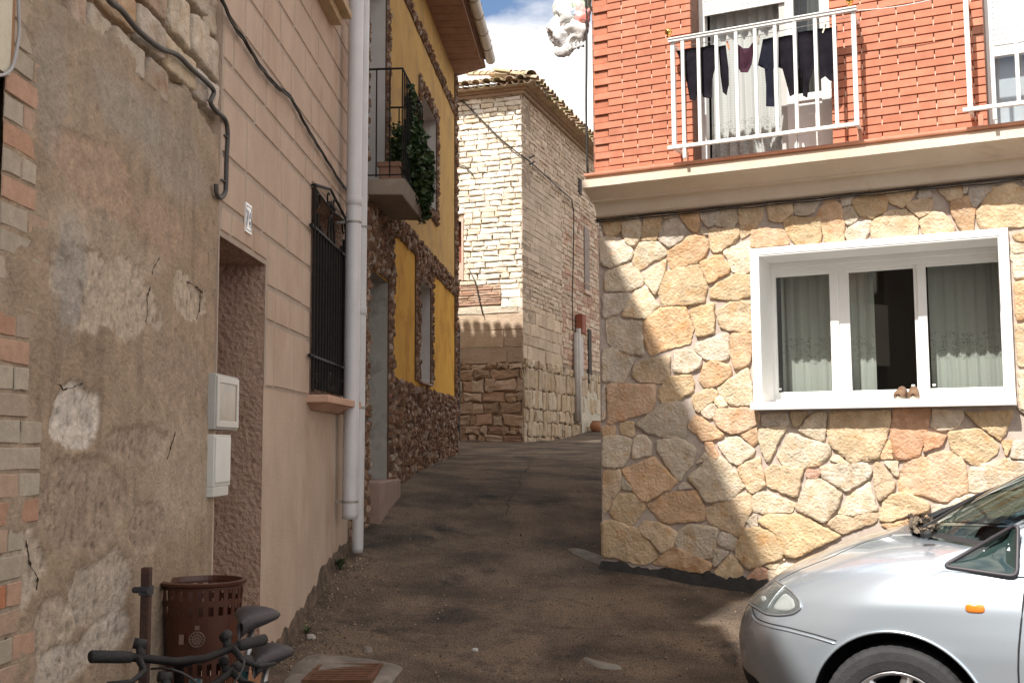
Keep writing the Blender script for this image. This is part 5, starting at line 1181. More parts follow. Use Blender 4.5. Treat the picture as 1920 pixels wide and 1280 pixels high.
for i, y in enumerate(np.arange(3.9, 8, .12)):
    vs += [(.030, y, 1.2), (.034, y, 2.0 + .15 * nz(y * 3)), (.030, y, 2.75 + .25 * nz(y * 2, 4))]
n = len(vs) // 3; b.add(vs, [(i * 3 + j, i * 3 + 3 + j, i * 3 + 4 + j, i * 3 + 1 + j) for i in range(n - 1) for j in range(2)]); b.build('lime_patch', mat('lime_patch', (.42, .38, .30), (.52, .47, .38), 4, rough=.95, bump=.6, bscale=25), tw)
# roof: corbel bricks, overhanging tiles, hipped
b = MB(); 
for k_, (o_, z_) in enumerate(((.06, TH_ - .06), (.12, TH_ + .0))): b.box(-7, o_, -o_, .3, z_, z_ + .055); b.box(-.3, o_, .3, 11, z_, z_ + .055)
b.build('eaves_course', mat('eaves_earth', (.32, .22, .15), (.42, .31, .22), 9, rough=.95, bump=.5), tw)
TO = .34; RS = R(16); cs2, sn2 = math.cos(RS), math.sin(RS)
b = MB(); tile_rows(b, (-4.2, -TO, TH_ + .05), (1, 0, 0), (0, cs2, sn2), 4.45, 3, r=.09, pitch=.215, seed=5, n_up=3)
tile_rows(b, (TO, -.2, TH_ + .05), (0, 1, 0), (-cs2, 0, sn2), 10.5, 3, r=.09, pitch=.215, seed=6, n_up=3)
rh_ = random.Random(4)
for i in range(10):
    t = i * .30; c0 = Vector((TO - .05 - t * .7, -TO + .05 + t * .7, TH_ + .16 + t * .30)); m = 7; U_ = Vector((-.68, .68, .29)).normalized(); A_ = Vector((.7, .7, 0)); N_ = A_.cross(U_); N_ = -N_ if N_.z < 0 else N_
    vs = [tuple(c0 + U_ * up + A_ * (math.cos(math.pi * k_ / m) * rad) + N_ * (math.sin(math.pi * k_ / m) * rad * .8 + .02)) for rad, up in ((.11, 0), (.085, .40)) for k_ in range(m + 1)]
    v = rh_.uniform(.75, 1.2); b.add(vs, [(k_, k_ + 1, m + 2 + k_, m + 1 + k_) for k_ in range(m)], (v, v * .97, v * .93))
b.build('roof_tiles', mat('weathered_tile', (.34, .24, .16), (.56, .44, .32), 7, rough=.95, bump=.5, bscale=40, tint=True, c3=(.24, .24, .14), scale3=3, ramp3=(.5, .66)), tw)
b = MB(); hz = TH_ + .06 + 3.5 * sn2; ap = (-3.5, 3.5); b.add([(-7.2, -TO + .05, TH_ + .05), (TO - .05, -TO + .05, TH_ + .05), (TO - .05, 11.2, TH_ + .05), (-7.2, 11.2, TH_ + .05), (-3.4, 3.4, hz), (-3.4, 7.6, hz)], [(0, 1, 4), (1, 2, 5, 4), (2, 3, 5), (3, 0, 4, 5), (0, 3, 2, 1)]); b.build('roof', MATS['weathered_tile'], tw)
# wires on the old building
t = MB(); P_ = [TL.w(*TL.px(*q, .05), .05) for q in ((857, 186), (868, 190), (900, 222), (940, 262), (975, 290))]; P_ += [TR.w(*TR.px(*q, .05), .05) for q in ((990, 300), (1010, 318), (1045, 350), (1072, 374), (1076, 400), (1075, 480), (1073, 560), (1074, 620))]
t.tube(P_, .013, 6); c_ = P_[5]; 
for dz in (-.10, .02): t.tube([c_ + Vector((.02, -.06, dz)), c_ + Vector((.12, -.06, dz + .05))], .018, 6)
tag(t.build('lane_wire', CABLE, smooth=True), 'black wire strung diagonally over the corner of the old stone building', 'wire')
t = MB(); t.tube([TL.w(*TL.px(*q, .05), .05) for q in ((858, 308), (872, 312), (884, 324), (888, 330))], .010, 5); t.tube([TL.w(*TL.px(*q, .05), .05) for q in ((880, 505), (892, 530), (898, 560), (906, 592))], .010, 5)
tag(t.build('loose_wire', CABLE, smooth=True), 'short loose ends of wire dangling on the sunlit face of the old stone building', 'wire')
# orange pot far down the lane
gp = TR.w(4.35, 0, .25); gz = float(G(gp.x, gp.y)); s_, z_ = TR.px(1100, 806, .25)
t = thing('clay_pot', 'small round orange clay pot at the foot of the shaded wall far down the lane', 'pot', (gp.x, gp.y, gz - .02))
b = MB(); b.lathe([(.08, 0), (.13, .05), (.155, .12), (.14, .20), (.10, .23), (.115, .25), (.09, .25), (.08, .21)], 18); b.build('body', mat('orange_clay', (.32, .14, .07), (.38, .18, .09), 9, rough=.8), t, smooth=True)
b = MB(); b.lathe([(.001, .205), (.09, .205)], 14); b.build('soil', MATS['soil'], t)

# ================================================================ on the street
def gpt(px, py):
    d = F + (px - 960) / FPX * RT + (640 - py) / FPX * UP; k = 1.
    for i in range(400):
        k = 3 + i * .06; p = Vector((0, 0, EYE)) + d * k
        if p.z < float(G(p.x, p.y)): break
    for i in range(8):
        k -= (p.z - float(G(p.x, p.y))) / d.z if False else 0
    lo, hi = k - .06, k
    for i in range(12):
        m_ = (lo + hi) / 2; p = Vector((0, 0, EYE)) + d * m_
        if p.z < float(G(p.x, p.y)): hi = m_
        else: lo = m_
    return p
def sheet(name, pts, lift, m, thick=.0, jag=.03, n_in=6):
    """thin irregular sheet lying on the street"""
    P_ = [gpt(*q) if len(q) == 2 else Vector(q) for q in pts]; Q = []
    for i, p in enumerate(P_):
        q = P_[(i + 1) % len(P_)]; k_ = max(2, int((q - p).length / .05))
        Q += [p.lerp(q, t / k_) for t in range(k_)]
    for _ in range(3): Q = [(Q[i - 1] + Q[i] * 2 + Q[(i + 1) % len(Q)]) / 4 for i in range(len(Q))]
    c = sum(Q, Vector()) / len(Q); n = len(Q); b = MB(); vs = []
    for r in range(n_in + 1):
        f = 1 - r / n_in
        for i, q in enumerate(Q):
            x = c.x + (q.x - c.x) * f; y = c.y + (q.y - c.y) * f
            if r == 0: x += jag * nz(i * .5, 1); y += jag * nz(i * .5, 7)
            vs.append((x, y, float(G(x, y)) + (lift if r else -.012) + .003 * nz(x * 7, y * 7)))
    b.add(vs, [(r * n + i, r * n + (i + 1) % n, (r + 1) * n + (i + 1) % n, (r + 1) * n + i) for r in range(n_in) for i in range(n)])
    o_ = b.build(name, m, smooth=True); o_['kind'] = 'structure'; return o_
CEM = mat('street_cement', (.14, .125, .105), (.24, .21, .18), 7, rough=.95, bump=.7, bscale=50, dist=.01, c3=(.09, .075, .06), scale3=3, ramp3=(.52, .68))
sheet('cement_patch', [(520, 1290), (545, 1245), (575, 1222), (650, 1226), (700, 1232), (745, 1240), (775, 1252), (752, 1268), (735, 1300), (700, 1330), (520, 1330)], .020, CEM)
sheet('cement_patch', [(668, 1218), (690, 1214), (708, 1220), (690, 1225)], .024, CEM, jag=.01, n_in=3)
sheet('cement_strip', [(1050, 1024), (1090, 1030), (1131, 1046), (1165, 1058), (1200, 1068), (1195, 1073), (1140, 1064), (1088, 1046)], .022, CEM, jag=.03, n_in=4)
sheet('cement_patch', [(1080, 1228), (1115, 1240), (1150, 1248), (1185, 1252), (1160, 1258), (1110, 1250)], .014, mat('pale_cement', (.17, .15, .13), (.22, .20, .17), 5, rough=.9), jag=.02, n_in=4)
# drain cover
dg_ = [gpt(*q) for q in ((610, 1252), (707, 1255), (690, 1281), (574, 1281))]; c = sum(dg_, Vector()) / 4
ax = (dg_[1] - dg_[0]).normalized(); rzz = math.atan2(ax.y, ax.x); t = thing('drain_cover', 'rust brown iron drain cover set in the pale cement patch in the street', 'drain cover', (c.x + .0, c.y - .02, float(G(c.x, c.y)) + .022), rzz)
b = MB(); W2, D2 = .20, .25
for q in ((-W2, W2, -D2, -D2 + .03), (-W2, W2, D2 - .03, D2), (-W2, -W2 + .03, -D2 + .03, D2 - .03), (W2 - .03, W2, -D2 + .03, D2 - .03)): b.box(q[0], q[1], q[2], q[3], -.02, .014)
RUST = mat('rusty_iron', (.085, .035, .018), (.15, .065, .03), 14, rough=.9, bump=.5, bscale=90)
b.build('frame', RUST, t, bevel=.003)
b = MB()
for i in range(9): y = -D2 + .035 + i * .0495; b.box(-W2 + .03, W2 - .03, y, y + .034, -.01, .008)
b.build('grating', RUST, t, bevel=.002)
b = MB(); b.box(-W2 + .02, W2 - .02, -D2 + .02, D2 - .02, -.05, -.012); b.build('pit', mat('pit_black', (.01, .01, .01)), t)
# grit, weeds at the wall foot
b = MB(); rg_ = random.Random(21)
for _ in range(1500):
    if rg_.random() < .55: q = LW.w(rg_.uniform(6.9, 9.6), 0, abs(rg_.gauss(0, .22)) + .02); x, y = q.x, q.y
    else: x, y = rg_.uniform(-1.2, 1.9), rg_.uniform(6.3, 10.5)
    s2 = rg_.uniform(.003, .011) * (1.6 if rg_.random() < .06 else 1); z = float(G(x, y)) + .012 * nz(x * 2.1, y * 2.1, 3); t_ = rg_.choice([.35, .5, .7, 1.0, 1.5]); rot = Matrix.Translation((x, y, z + s2 * .4)) @ Matrix.Rotation(rg_.uniform(0, 6), 4, Vector((rg_.uniform(-1, 1), rg_.uniform(-1, 1), 1)).normalized())
    vs = [tuple(rot @ Vector(p)) for p in ((s2, 0, 0), (-s2 * .8, s2 * .3, 0), (0, s2, .1 * s2), (0, -s2 * .8, 0), (.1 * s2, 0, s2 * .6), (0, .1 * s2, -s2 * .6))]
    b.add(vs, [(0, 2, 4), (2, 1, 4), (1, 3, 4), (3, 0, 4), (2, 0, 5), (1, 2, 5), (3, 1, 5), (0, 3, 5)], (t_, t_ * .95, t_ * .85))
o_ = b.build('grit', mat('grit', (.20, .15, .11), (.30, .25, .2), 20, rough=1, tint=True)); o_['kind'] = 'stuff'; tag(o_, 'loose grit and small stones scattered on the street and along the pink wall', 'gravel')
def weed(px, py, h, n, label):
    p = gpt(px, py); q = LW.w(p.y, 0, .05); p = Vector((max(p.x, q.x), p.y, float(G(max(p.x, q.x), p.y)))); t = thing('weed', label, 'weed', tuple(p)); rw = random.Random(int(px)); b = MB()
    for i in range(n):
        a = rw.uniform(0, 6.3); l = h * rw.uniform(.5, 1.1); d = Vector((math.cos(a) * .5, math.sin(a) * .5, 1)).normalized(); e = Vector((math.cos(a), math.sin(a), 0)); w3 = .006 + .004 * rw.random(); sd2 = Vector((-math.sin(a), math.cos(a), 0)) * w3
        m1 = d * l * .55; m2 = m1 + (d + e * .9).normalized() * l * .45
        b.add([tuple(-sd2 * .6), tuple(sd2 * .6), tuple(m1 + sd2), tuple(m1 - sd2), tuple(m2)], [(0, 1, 2, 3), (3, 2, 4)], (rw.uniform(.7, 1.2),) * 3)
    b.build('leaves', mat('weed_green', (.03, .05, .015), (.07, .09, .03), 12, rough=.8, tint=True), t); return t
weed(636, 1068, .14, 46, 'dark green weed growing at the foot of the pink wall below the downpipes'); weed(575, 1188, .07, 18, 'tiny tuft of weed at the wall foot above the cement patch')
# a lump of broken cement by the wall, and scraps
def stone_thing(px, py, r, label, col, seed, sc=(1, .8, .6)):
    p = gpt(px, py); b = MB(); b.sphere((0, 0, 0), r, 14, sc=sc); b.v = [tuple(Vector(v) * (1 + .35 * fbm(v[0] / r * 1.3 + seed, v[1] / r * 1.3, v[2] / r * 1.3))) for v in b.v]; b.v = [(v[0] + p.x, v[1] + p.y, v[2] + p.z + r * .25) for v in b.v]
    return tag(b.build('stone', mat('stone_%d' % seed, col, rough=.95, bump=.5, bscale=40), smooth=True), label, 'stone')
stone_thing(583, 1196, .035, 'whitish lump of broken cement beside the pink wall foot', (.32, .29, .26), 3)
stone_thing(655, 1030, .06, 'brown stone lying under the cut end of the thick downpipe', (.16, .10, .07), 5, (1, 1, .7))
stone_thing(700, 958, .10, 'brown stone at the foot of the pebble wall just past the downpipes', (.17, .11, .08), 6)
stone_thing(890, 1219, .022, 'small white pebble lying in the middle of the street', (.45, .45, .44), 8)
b = MB(); L3 = [gpt(*q) for q in ((950, 965), (955, 935), (975, 910), (978, 890), (990, 878), (996, 862))]
L3 = [L3[int(i / 6)].lerp(L3[min(5, int(i / 6) + 1)], (i % 6) / 6) for i in range(31)]; b.tube([Vector((p.x + .05 * nz(i * .6, 2), p.y, float(G(p.x + .05 * nz(i * .6, 2), p.y)) + .012 * nz(p.x * 2.1, p.y * 2.1, 3) + .002)) for i, p in enumerate(L3)], [.004 + .006 * abs(nz(i * .8, 5)) for i in range(31)], 5); o_ = b.build('street_crack', mat('crack_shadow', (.05, .035, .025))); o_['kind'] = 'structure'

# brown basket standing on a crate, rusty post
bx_, by_ = -1.395, 5.12; gz = float(G(bx_, by_))
t = thing('plastic_crate', 'dark brown upturned plastic crate hidden under the tall basket behind the bicycles', 'crate', (bx_, by_, gz))
b = MB(); CRB = .24
for z in (0, .08, .16, .24): b.box(-.15, .15, -.17, .17, z, z + .03)
for x in (-.15, -.05, .05, .14): b.box(x, x + .012, -.172, -.16, 0, .27); b.box(x, x + .012, .16, .172, 0, .27)
b.build('slats', mat('dark_crate', (.06, .025, .015), rough=.6), t, bevel=.003)
t = thing('laundry_basket', 'tall red brown plastic basket with slotted rim and round emblem, behind the bicycles', 'basket', (bx_, by_, gz + .27))
PL = mat('brown_plastic', (.05, .015, .009), (.07, .022, .012), 6, rough=.35, bump=.1)
BH = .93 - (gz + .27); rb_, rt_ = .145, .178; b = MB(); n = 48
def ringz(z, k_=0): r = rb_ + (rt_ - rb_) * z / BH; return r
for z0_, z1_, open_ in ((0, .12, 0), (.12, .17, 1), (.17, .20, 0), (.20, .25, 1), (.25, BH - .14, 0), (BH - .14, BH - .10, 1), (BH - .10, BH - .075, 0), (BH - .075, BH - .03, 1), (BH - .03, BH, 0)):
    for k_ in range(n):
        if open_ and k_ % 2: continue
        a0, a1 = 2 * math.pi * k_ / n, 2 * math.pi * (k_ + 1) / n
        for s2 in ((0, 1),):
            vs = []
            for z in (z0_, z1_):
                for a in (a0, a1):
                    for th2 in (0, .006): r = ringz(z) - th2; vs.append((r * 1.0 * math.cos(a), r * .95 * math.sin(a), z))
            b.add(vs, [(0, 2, 6, 4), (3, 1, 5, 7), (0, 4, 5, 1), (2, 3, 7, 6)])
b.lathe([(rt_ - .006, BH - .02), (rt_ + .014, BH - .012), (rt_ + .016, BH), (rt_ - .006, BH + .004), (rt_ - .010, BH - .02)], 48, M=Matrix.Diagonal((1, .95, 1, 1))); b.lathe([(.001, .004), (rb_, .004)], 32)
b.build('body', PL, t, smooth=False)
em = thing('tmp2', '', ''); bpy.data.objects.remove(em)
b = MB(); ae = math.atan2(-1, .12); M_ = Matrix.Translation((ringz(BH - .22) * math.cos(ae), ringz(BH - .22) * .95 * math.sin(ae), BH - .235)) @ Matrix.Rotation(ae + math.pi / 2, 4, 'Z') @ Matrix.Rotation(R(90), 4, 'X')
for r in (.034, .022): b.lathe([(r - .004, 0), (r - .004, .008), (r, .008), (r, 0)], 24, M=M_)
for a in range(6): b.box(-.032, .032, -.002, .002, 0, .006, M=M_ @ Matrix.Rotation(a * math.pi / 6, 4, 'Z'))
b.box(-.010, .010, .040, .058, 0, .006, M=M_); b.box(-.075, -.055, -.02, .022, 0, .006, M=M_)
b.build('emblem', mat('worn_emblem', (.13, .08, .06), rough=.5), t)
px_, py_ = -1.49, 4.62; gz2 = float(G(px_, py_))
t = thing('iron_post', 'rusty dark iron post with a bolt lug, left of the brown basket', 'post', (px_, py_, gz2))
b = MB(); b.box(-.018, .018, -.02, .02, 0, 1.04 - gz2); b.build('stake', mat('dark_rust', (.03, .015, .012), (.07, .03, .02), 12, rough=.85, bump=.6, bscale=50), t, bevel=.004)
b = MB(); b.tube([(-.05, -.0, .95 - gz2), (.02, -.03, .95 - gz2)], .013, 8); b.box(-.022, .022, -.026, .026, .93 - gz2, .965 - gz2); b.build('lug', mat('blue_grey_iron', (.05, .05, .06), rough=.6, metal=.5), t)

# ================================================================ bicycles
def bicycle(label, loc, yaw, lean, steer, frame_m, bottle=True, saddle_dz=0.0):
    """local: +x is the way it points, wheels on z=0"""
    t = thing('bicycle', label, 'bicycle', loc, 0, group='bicycles leaning on the plastered wall')
    t.rotation_euler = (0, 0, yaw); t.rotation_mode = 'XYZ'
    Ml = Matrix.Rotation(lean, 4, 'X')
    def bld(mb, name, m, par=t, smooth=True):
        mb.v = [tuple(Ml @ Vector(v)) for v in mb.v]; return mb.build(name, m, par, smooth=smooth)
    RWh = .33; xr, xf = -.46, .56; ht = Vector((.36, 0, .86)); hb = Vector((.41, 0, .70)); bb_ = Vector((-.02, 0, .29)); st_ = Vector((-.20, 0, .74 + 0))
    def wheel(cx, ang, nm):
        Mw = Matrix.Translation((cx, 0, RWh)) 
        piv = Matrix.Translation((.41, 0, 0)) @ Matrix.Rotation(ang, 4, 'Z') @ Matrix.Translation((-.41, 0, 0)) if ang else Matrix.Identity(4)
        Rx = Matrix.Rotation(R(90), 4, 'X'); b = MB(); m = 10; n = 40; vs = []
        for k_ in range(n):
            a = 2 * math.pi * k_ / n
            for j in range(m):
                q = 2 * math.pi * j / m; r = RWh - .024 + .025 * math.cos(q) + (.003 if (k_ % 2 and abs(q) < 1.2) else 0); vs.append(tuple(piv @ Mw @ Rx @ Vector((r * math.cos(a), r * math.sin(a), .025 * math.sin(q)))))
        b.add(vs, [(k_ * m + j, ((k_ + 1) % n) * m + j, ((k_ + 1) % n) * m + (j + 1) % m, k_ * m + (j + 1) % m) for k_ in range(n) for j in range(m)])
        tag_ = bld(b, nm, mat('tyre_rubber', (.018, .018, .018), rough=.85, bump=.4, bscale=60))
        b = MB(); b.lathe([(RWh - .062, -.011), (RWh - .040, -.014), (RWh - .040, .014), (RWh - .062, .011), (RWh - .062, -.011)], 40, M=piv @ Mw @ Rx); b.lathe([(.0, -.04), (.022, -.04), (.016, 0), (.022, .04), (.0, .04)], 12, M=piv @ Mw @ Rx); bld(b, 'rim', mat('grey_alloy', (.25, .25, .26), rough=.35, metal=.9), tag_)
        b = MB()
        for k_ in range(28):
            a = 2 * math.pi * k_ / 28; a2 = a + (.35 if k_ % 2 else -.35); b.tube([piv @ Mw @ Rx @ Vector((.02 * math.cos(a2), .02 * math.sin(a2), .03 * (1 if k_ % 4 < 2 else -1))), piv @ Mw @ Rx @ Vector(((RWh - .06) * math.cos(a), (RWh - .06) * math.sin(a), 0))], .0013, 4)
        bld(b, 'spokes', MATS['grey_alloy'], tag_)
        return piv
    wheel(xr, 0, 'rear_wheel'); pf = wheel(xf, steer, 'front_wheel')
    b = MB(); b.tube([ht, st_ + Vector((.02, 0, .0))], .019, 10); b.tube([hb, bb_], .023, 10); b.tube([st_ + Vector((-.015, 0, .06)), bb_], .016, 10); b.tube([ht + Vector((-.01, 0, .03)), hb], .021, 10)
    for y in (.05, -.05): b.tube([bb_ + Vector((0, y * .6, 0)), (xr, y, RWh)], .010, 8); b.tube([st_ + Vector((0, y * .3, -.02)), (xr, y, RWh)], .009, 8)
    bld(b, 'frame', frame_m)
    b = MB(); b.tube([pf @ hb, pf @ Vector((.43, 0, .66))], .02, 8); b.tube([pf @ Vector((.43, -.06, .66)), pf @ Vector((.43, .06, .66))], .018, 8)
    for y in (.06, -.06): b.tube([pf @ Vector((.43, y, .66)), pf @ Vector((.50, y, .50)), pf @ Vector((xf, y, RWh))], [.017, .015, .011], 8)
    bld(b, 'fork', BLACKM)
    b = MB(); hc = Vector((.40, 0, .955)); b.tube([pf @ ht, pf @ Vector((.345, 0, .93)), pf @ hc], .016, 8)
    bar_ = [pf @ Vector(p) for p in ((.36, -.30, .985), (.375, -.18, .975), (.40, -.05, .955), (.40, .05, .955), (.375, .18, .975), (.36, .30, .985))]; b.tube(bar_, .0125, 8)
    hb_ = bld(b, 'handlebar', BLACKM)
    for sg in (-1, 1):
        b = MB(); b.tube([pf @ Vector((.378, sg * .185, .976)), pf @ Vector((.372, sg * .21, .978)), pf @ Vector((.36, sg * .30, .985)), pf @ Vector((.3595, sg * .305, .985))], [.016, .018, .018, .013], 12); bld(b, 'grip', mat('grip_rubber', (.012, .012, .012), rough=.7, bump=.5, bscale=90), hb_)
        b = MB(); b.tube([pf @ Vector((.385, sg * .165, .972)), pf @ Vector((.43, sg * .17, .945)), pf @ Vector((.45, sg * .22, .925)), pf @ Vector((.44, sg * .29, .925))], [.012, .010, .008, .006], 6); b.tube([pf @ Vector((.378, sg * .15, .965)), pf @ Vector((.36, sg * .15, 1.01))], .014, 8); b.tube([pf @ Vector((.37, sg * .135, 1.005)), pf @ Vector((.35, sg * .165, 1.01))], .016, 8); bld(b, 'brake_lever', MATS['grip_rubber'], hb_)
        b = MB(); P0 = pf @ Vector((.43, sg * .15, .95)); P3 = Vector((.36, -sg * .03, .80)); ctrl = [P0, pf @ Vector((.56, sg * .12, .99)), pf @ Vector((.60, sg * .02, .90)), pf @ Vector((.50, 0, .80)), P3]
        b.tube([sum(((math.comb(4, i) * (1 - u) ** (4 - i) * u ** i) * c for i, c in enumerate(ctrl)), Vector()) for u in [k9 / 13 for k9 in range(14)]], .0035, 6); bld(b, 'brake_cable', CABLE, hb_)
    sp = Vector((-.225, 0, .74)); se = Vector((-.255, 0, .90 + saddle_dz)); b = MB(); b.tube([sp, se], .013, 8); bld(b, 'seat_post', MATS['grey_alloy'])
    b = MB(); secs = [(-.15, .03, .0), (-.13, .065, .012), (-.09, .082, .018), (-.04, .075, .016), (.02, .045, .010), (.08, .026, .006), (.125, .018, 0), (.135, .008, -.008)]; vs = []; m = 14
    for x, wd, dz in secs:
        for j in range(m): q = 2 * math.pi * j / m; vs.append((se.x + x + .01, wd * math.cos(q), se.z + .02 + dz + (.024 if math.sin(q) > 0 else .035) * math.sin(q)))
    b.add(vs, [(i * m + j, (i + 1) * m + j, (i + 1) * m + (j + 1) % m, i * m + (j + 1) % m) for i in range(len(secs) - 1) for j in range(m)] + [tuple(range(m - 1, -1, -1)), tuple((len(secs) - 1) * m + j for j in range(m))])
    bld(b, 'saddle', mat('grey_saddle', (.018, .017, .021), (.035, .033, .04), 12, rough=.55, bump=.2, bscale=50))
    b = MB(); b.lathe([(.085, -.003), (.095, -.003), (.095, .003), (.085, .003)], 32, tuple(bb_ + Vector((0, -.055, 0))), M=Matrix.Rotation(R(90), 4, 'X')); b.lathe([(.0, -.003), (.05, -.003), (.05, .003), (.0, .003)], 20, tuple(bb_ + Vector((0, -.055, 0))), M=Matrix.Rotation(R(90), 4, 'X'))
    b.tube([bb_ + Vector((0, -.07, 0)), bb_ + Vector((.10, -.08, -.13))], .010, 8); b.tube([bb_ + Vector((0, .07, 0)), bb_ + Vector((-.10, .08, .13))], .010, 8); bld(b, 'crankset', MATS['grey_alloy'])
    for sg in (-1, 1): b = MB(); b.box(bb_.x - sg * -.0 + (.10 if sg < 0 else -.10) - .04, bb_.x + (.10 if sg < 0 else -.10) + .04, sg * .09, sg * .16, bb_.z + (-.14 if sg < 0 else .12), bb_.z + (-.12 if sg < 0 else .14)); bld(b, 'pedal', BLACKM, smooth=False)
    if bottle:
        M_ = Matrix.Translation(bb_ + Vector((.10, 0, .12))) @ Matrix.Rotation(R(45), 4, 'Y'); b = MB(); b.lathe([(.001, 0), (.034, 0), (.036, .02), (.036, .14), (.022, .165), (.012, .18), (.010, .20), (.001, .20)], 18, M=M_); bld(b, 'bottle', mat('blue_bottle', (.02, .16, .42), rough=.25))
    return t
TEAL = mat('teal_frame', (.012, .045, .055), rough=.3, coat=.5)
NV = mat('navy_frame', (.012, .02, .05), rough=.3, coat=.5)
def place_bike(label, hx, hy, yaw, lean, steer, m, bottle, dz, sdz=0):
    c, s = math.cos(yaw), math.sin(yaw); x = hx - .40 * c; y = hy - .40 * s
    return bicycle(label, (x, y, dz), yaw, lean, steer, m, bottle, sdz)
place_bike('teal bicycle nearest the wall, its black handlebar and grip reaching left', -1.04, 3.42, R(-92), R(-5), R(52), TEAL, False, -.06, .05)
place_bike('navy bicycle on the street side of the teal one, its grey saddle lower', -.985, 3.46, R(-93), R(-4), R(74), NV, True, -.15)

# ================================================================ silver people carrier
CX, CY = 1.63 + .44 * .86, 4.88 + .896 * .86
fx, fy = -.896, .4446
CAR_RZ = math.atan2(fy, fx)
car = thing('parked_car', 'silver people carrier parked nose left in front of the stone wall', 'car', (CX, CY, .03), CAR_RZ)
PAINT = mat('silver_paint', (.58, .66, .74), (.59, .67, .75), 3, rough=.26, metal=.68, coat=1.0, bump=.0)
BUMPP = PAINT
RUB = mat('black_rubber', (.018, .018, .02), rough=.7); TRIM = mat('dark_trim', (.045, .04, .048), rough=.5)
CG = glass_mat('car_glass', (.36, .44, .44), 1.0)
XC = -.30; WB = 2.84
def interp(tab, z): return float(np.interp(z, [a for a, _ in tab], [c for _, c in tab]))
XF = [(.20, .70), (.26, .76), (.35, .82), (.45, .845), (.55, .85), (.62, .835), (.68, .81), (.73, .77), (.78, .725), (.84, .655), (.90, .565), (.96, .43), (1.00, .335), (1.04, .22), (1.07, .12), (1.09, .04)]
YSd = [(.20, .80), (.26, .835), (.35, .865), (.50, .885), (.62, .89), (.70, .885), (.80, .872), (.88, .845), (.93, .82), (.97, .785), (1.0, .74), (1.03, .67), (1.06, .55), (1.08, .38), (1.09, .0)]
def smooth_tab(tab):
    zs_ = np.linspace(tab[0][0], tab[-1][0], 180); v = np.interp(zs_, [a for a, _ in tab], [c for _, c in tab])
    for _ in range(14): v[1:-1] = (v[:-2] + 2 * v[1:-1] + v[2:]) / 4
    return list(zip(zs_, v))
XFs, YSs = smooth_tab(XF), smooth_tab(YSd)
def NE(z): return 2.7 - .35 * sm(.75, 1.05, z)
def S(t, z, off=0.):
    """body skin: t 0 = nose centre, 1 = end of the rounded corner, beyond = along the side; z = height"""
    def q(t, z):
        xf, ys = interp(XFs, z), interp(YSs, z)
        if t <= 1:
            a = t * math.pi / 2; n = NE(z); return Vector((XC + (xf - XC) * max(0., math.cos(a)) ** (2 / n), ys * math.sin(a) ** (2 / n), z))
        x = XC - (t - 1) * 3.0; back = sm(-3.0, -3.75, x) if False else 0; return Vector((x, ys - .05 * sm(-2.2, -3.6, x) * 1, z))
    p = q(t, z)
    if off:
        e = 1e-3; du = q(min(t + e, 3), z) - q(max(t - e, 0), z); dz = q(t, min(z + e, 1.09)) - q(t, max(z - e, .2)); n = du.cross(dz)
        if n.length > 1e-12: n.normalize(); n = n if n.y > -.2 and (n.x > -.5) and (n.dot(p - Vector((-1, 0, .3))) > 0) else -n; p = p + n * off
    return p
AR, AZ = .372, .325
zl = [*np.linspace(.20, .72, 30), *np.linspace(.74, 1.02, 22), *np.linspace(1.03, 1.0895, 10)]
tl_ = [*(1 - np.linspace(1, 0, 46) ** 1.0), *np.linspace(1, 2.13, 150)[1:]]
def body_mesh(sg):
    vs = []; idx = {}; fs = []
    for j, z in enumerate(zl):
        for i, t in enumerate(tl_):
            p = S(t, z); idx[(j, i)] = len(vs); vs.append(Vector((p.x, p.y * sg, p.z)))
    nt_ = len(tl_)
    def inside(p): return any(math.hypot(p.x - cx, p.z - AZ) < AR for cx in (0, -WB)) and abs(p.y) > .45 or (p.z < .40 and any(abs(p.x - cx) < AR * .98 for cx in (0, -WB)) and abs(p.y) > .45 and p.z < AZ)
    ins = [inside(p) for p in vs]
    for j in range(len(zl) - 1):
        for i in range(nt_ - 1):
            q = [idx[(j, i)], idx[(j, i + 1)], idx[(j + 1, i + 1)], idx[(j + 1, i)]]
            if all(ins[a] for a in q): continue
            if zl[j + 1] > .955 and vs[q[0]].x < -.16 - .35 * (abs(vs[q[0]].y) / .75) ** 2 and zl[j] > .94 and vs[q[0]].x < -.30: continue
            fs.append(tuple(q) if sg > 0 else tuple(reversed(q)))
    used = {a for f in fs for a in f}
    for a in used:
        if ins[a]:
            p = vs[a]; cx = 0 if p.x > -1.4 else -WB; d = Vector((p.x - cx, 0, p.z - AZ))
            if p.z < AZ: p.x = cx + math.copysign(AR, d.x)
            else: d = d.normalized() * AR; p.x = cx + d.x; p.z = AZ + d.z
    mp_ = {a: k_ for k_, a in enumerate(sorted(used))}
    return [tuple(vs[a]) for a in sorted(used)], [tuple(mp_[a] for a in f) for f in fs]
b = MB()
for sg in (1, -1): v_, f_ = body_mesh(sg); b.add(v_, f_)
body = b.build('body', PAINT, car, smooth=True)
b = MB(); b.box(-3.68, -3.60, -.82, .82, .25, 1.65); b.box(-3.6, .55, -.78, .78, .18, .24); b.build('tail', PAINT, body, bevel=.03)
b = MB(); b.box(-3.5, -.65, -.75, .75, .30, .90); b.box(-.6, .5, -.42, .42, .25, .75); b.build('interior_tub', mat('dark_cabin', (.02, .02, .022), rough=.9), body)
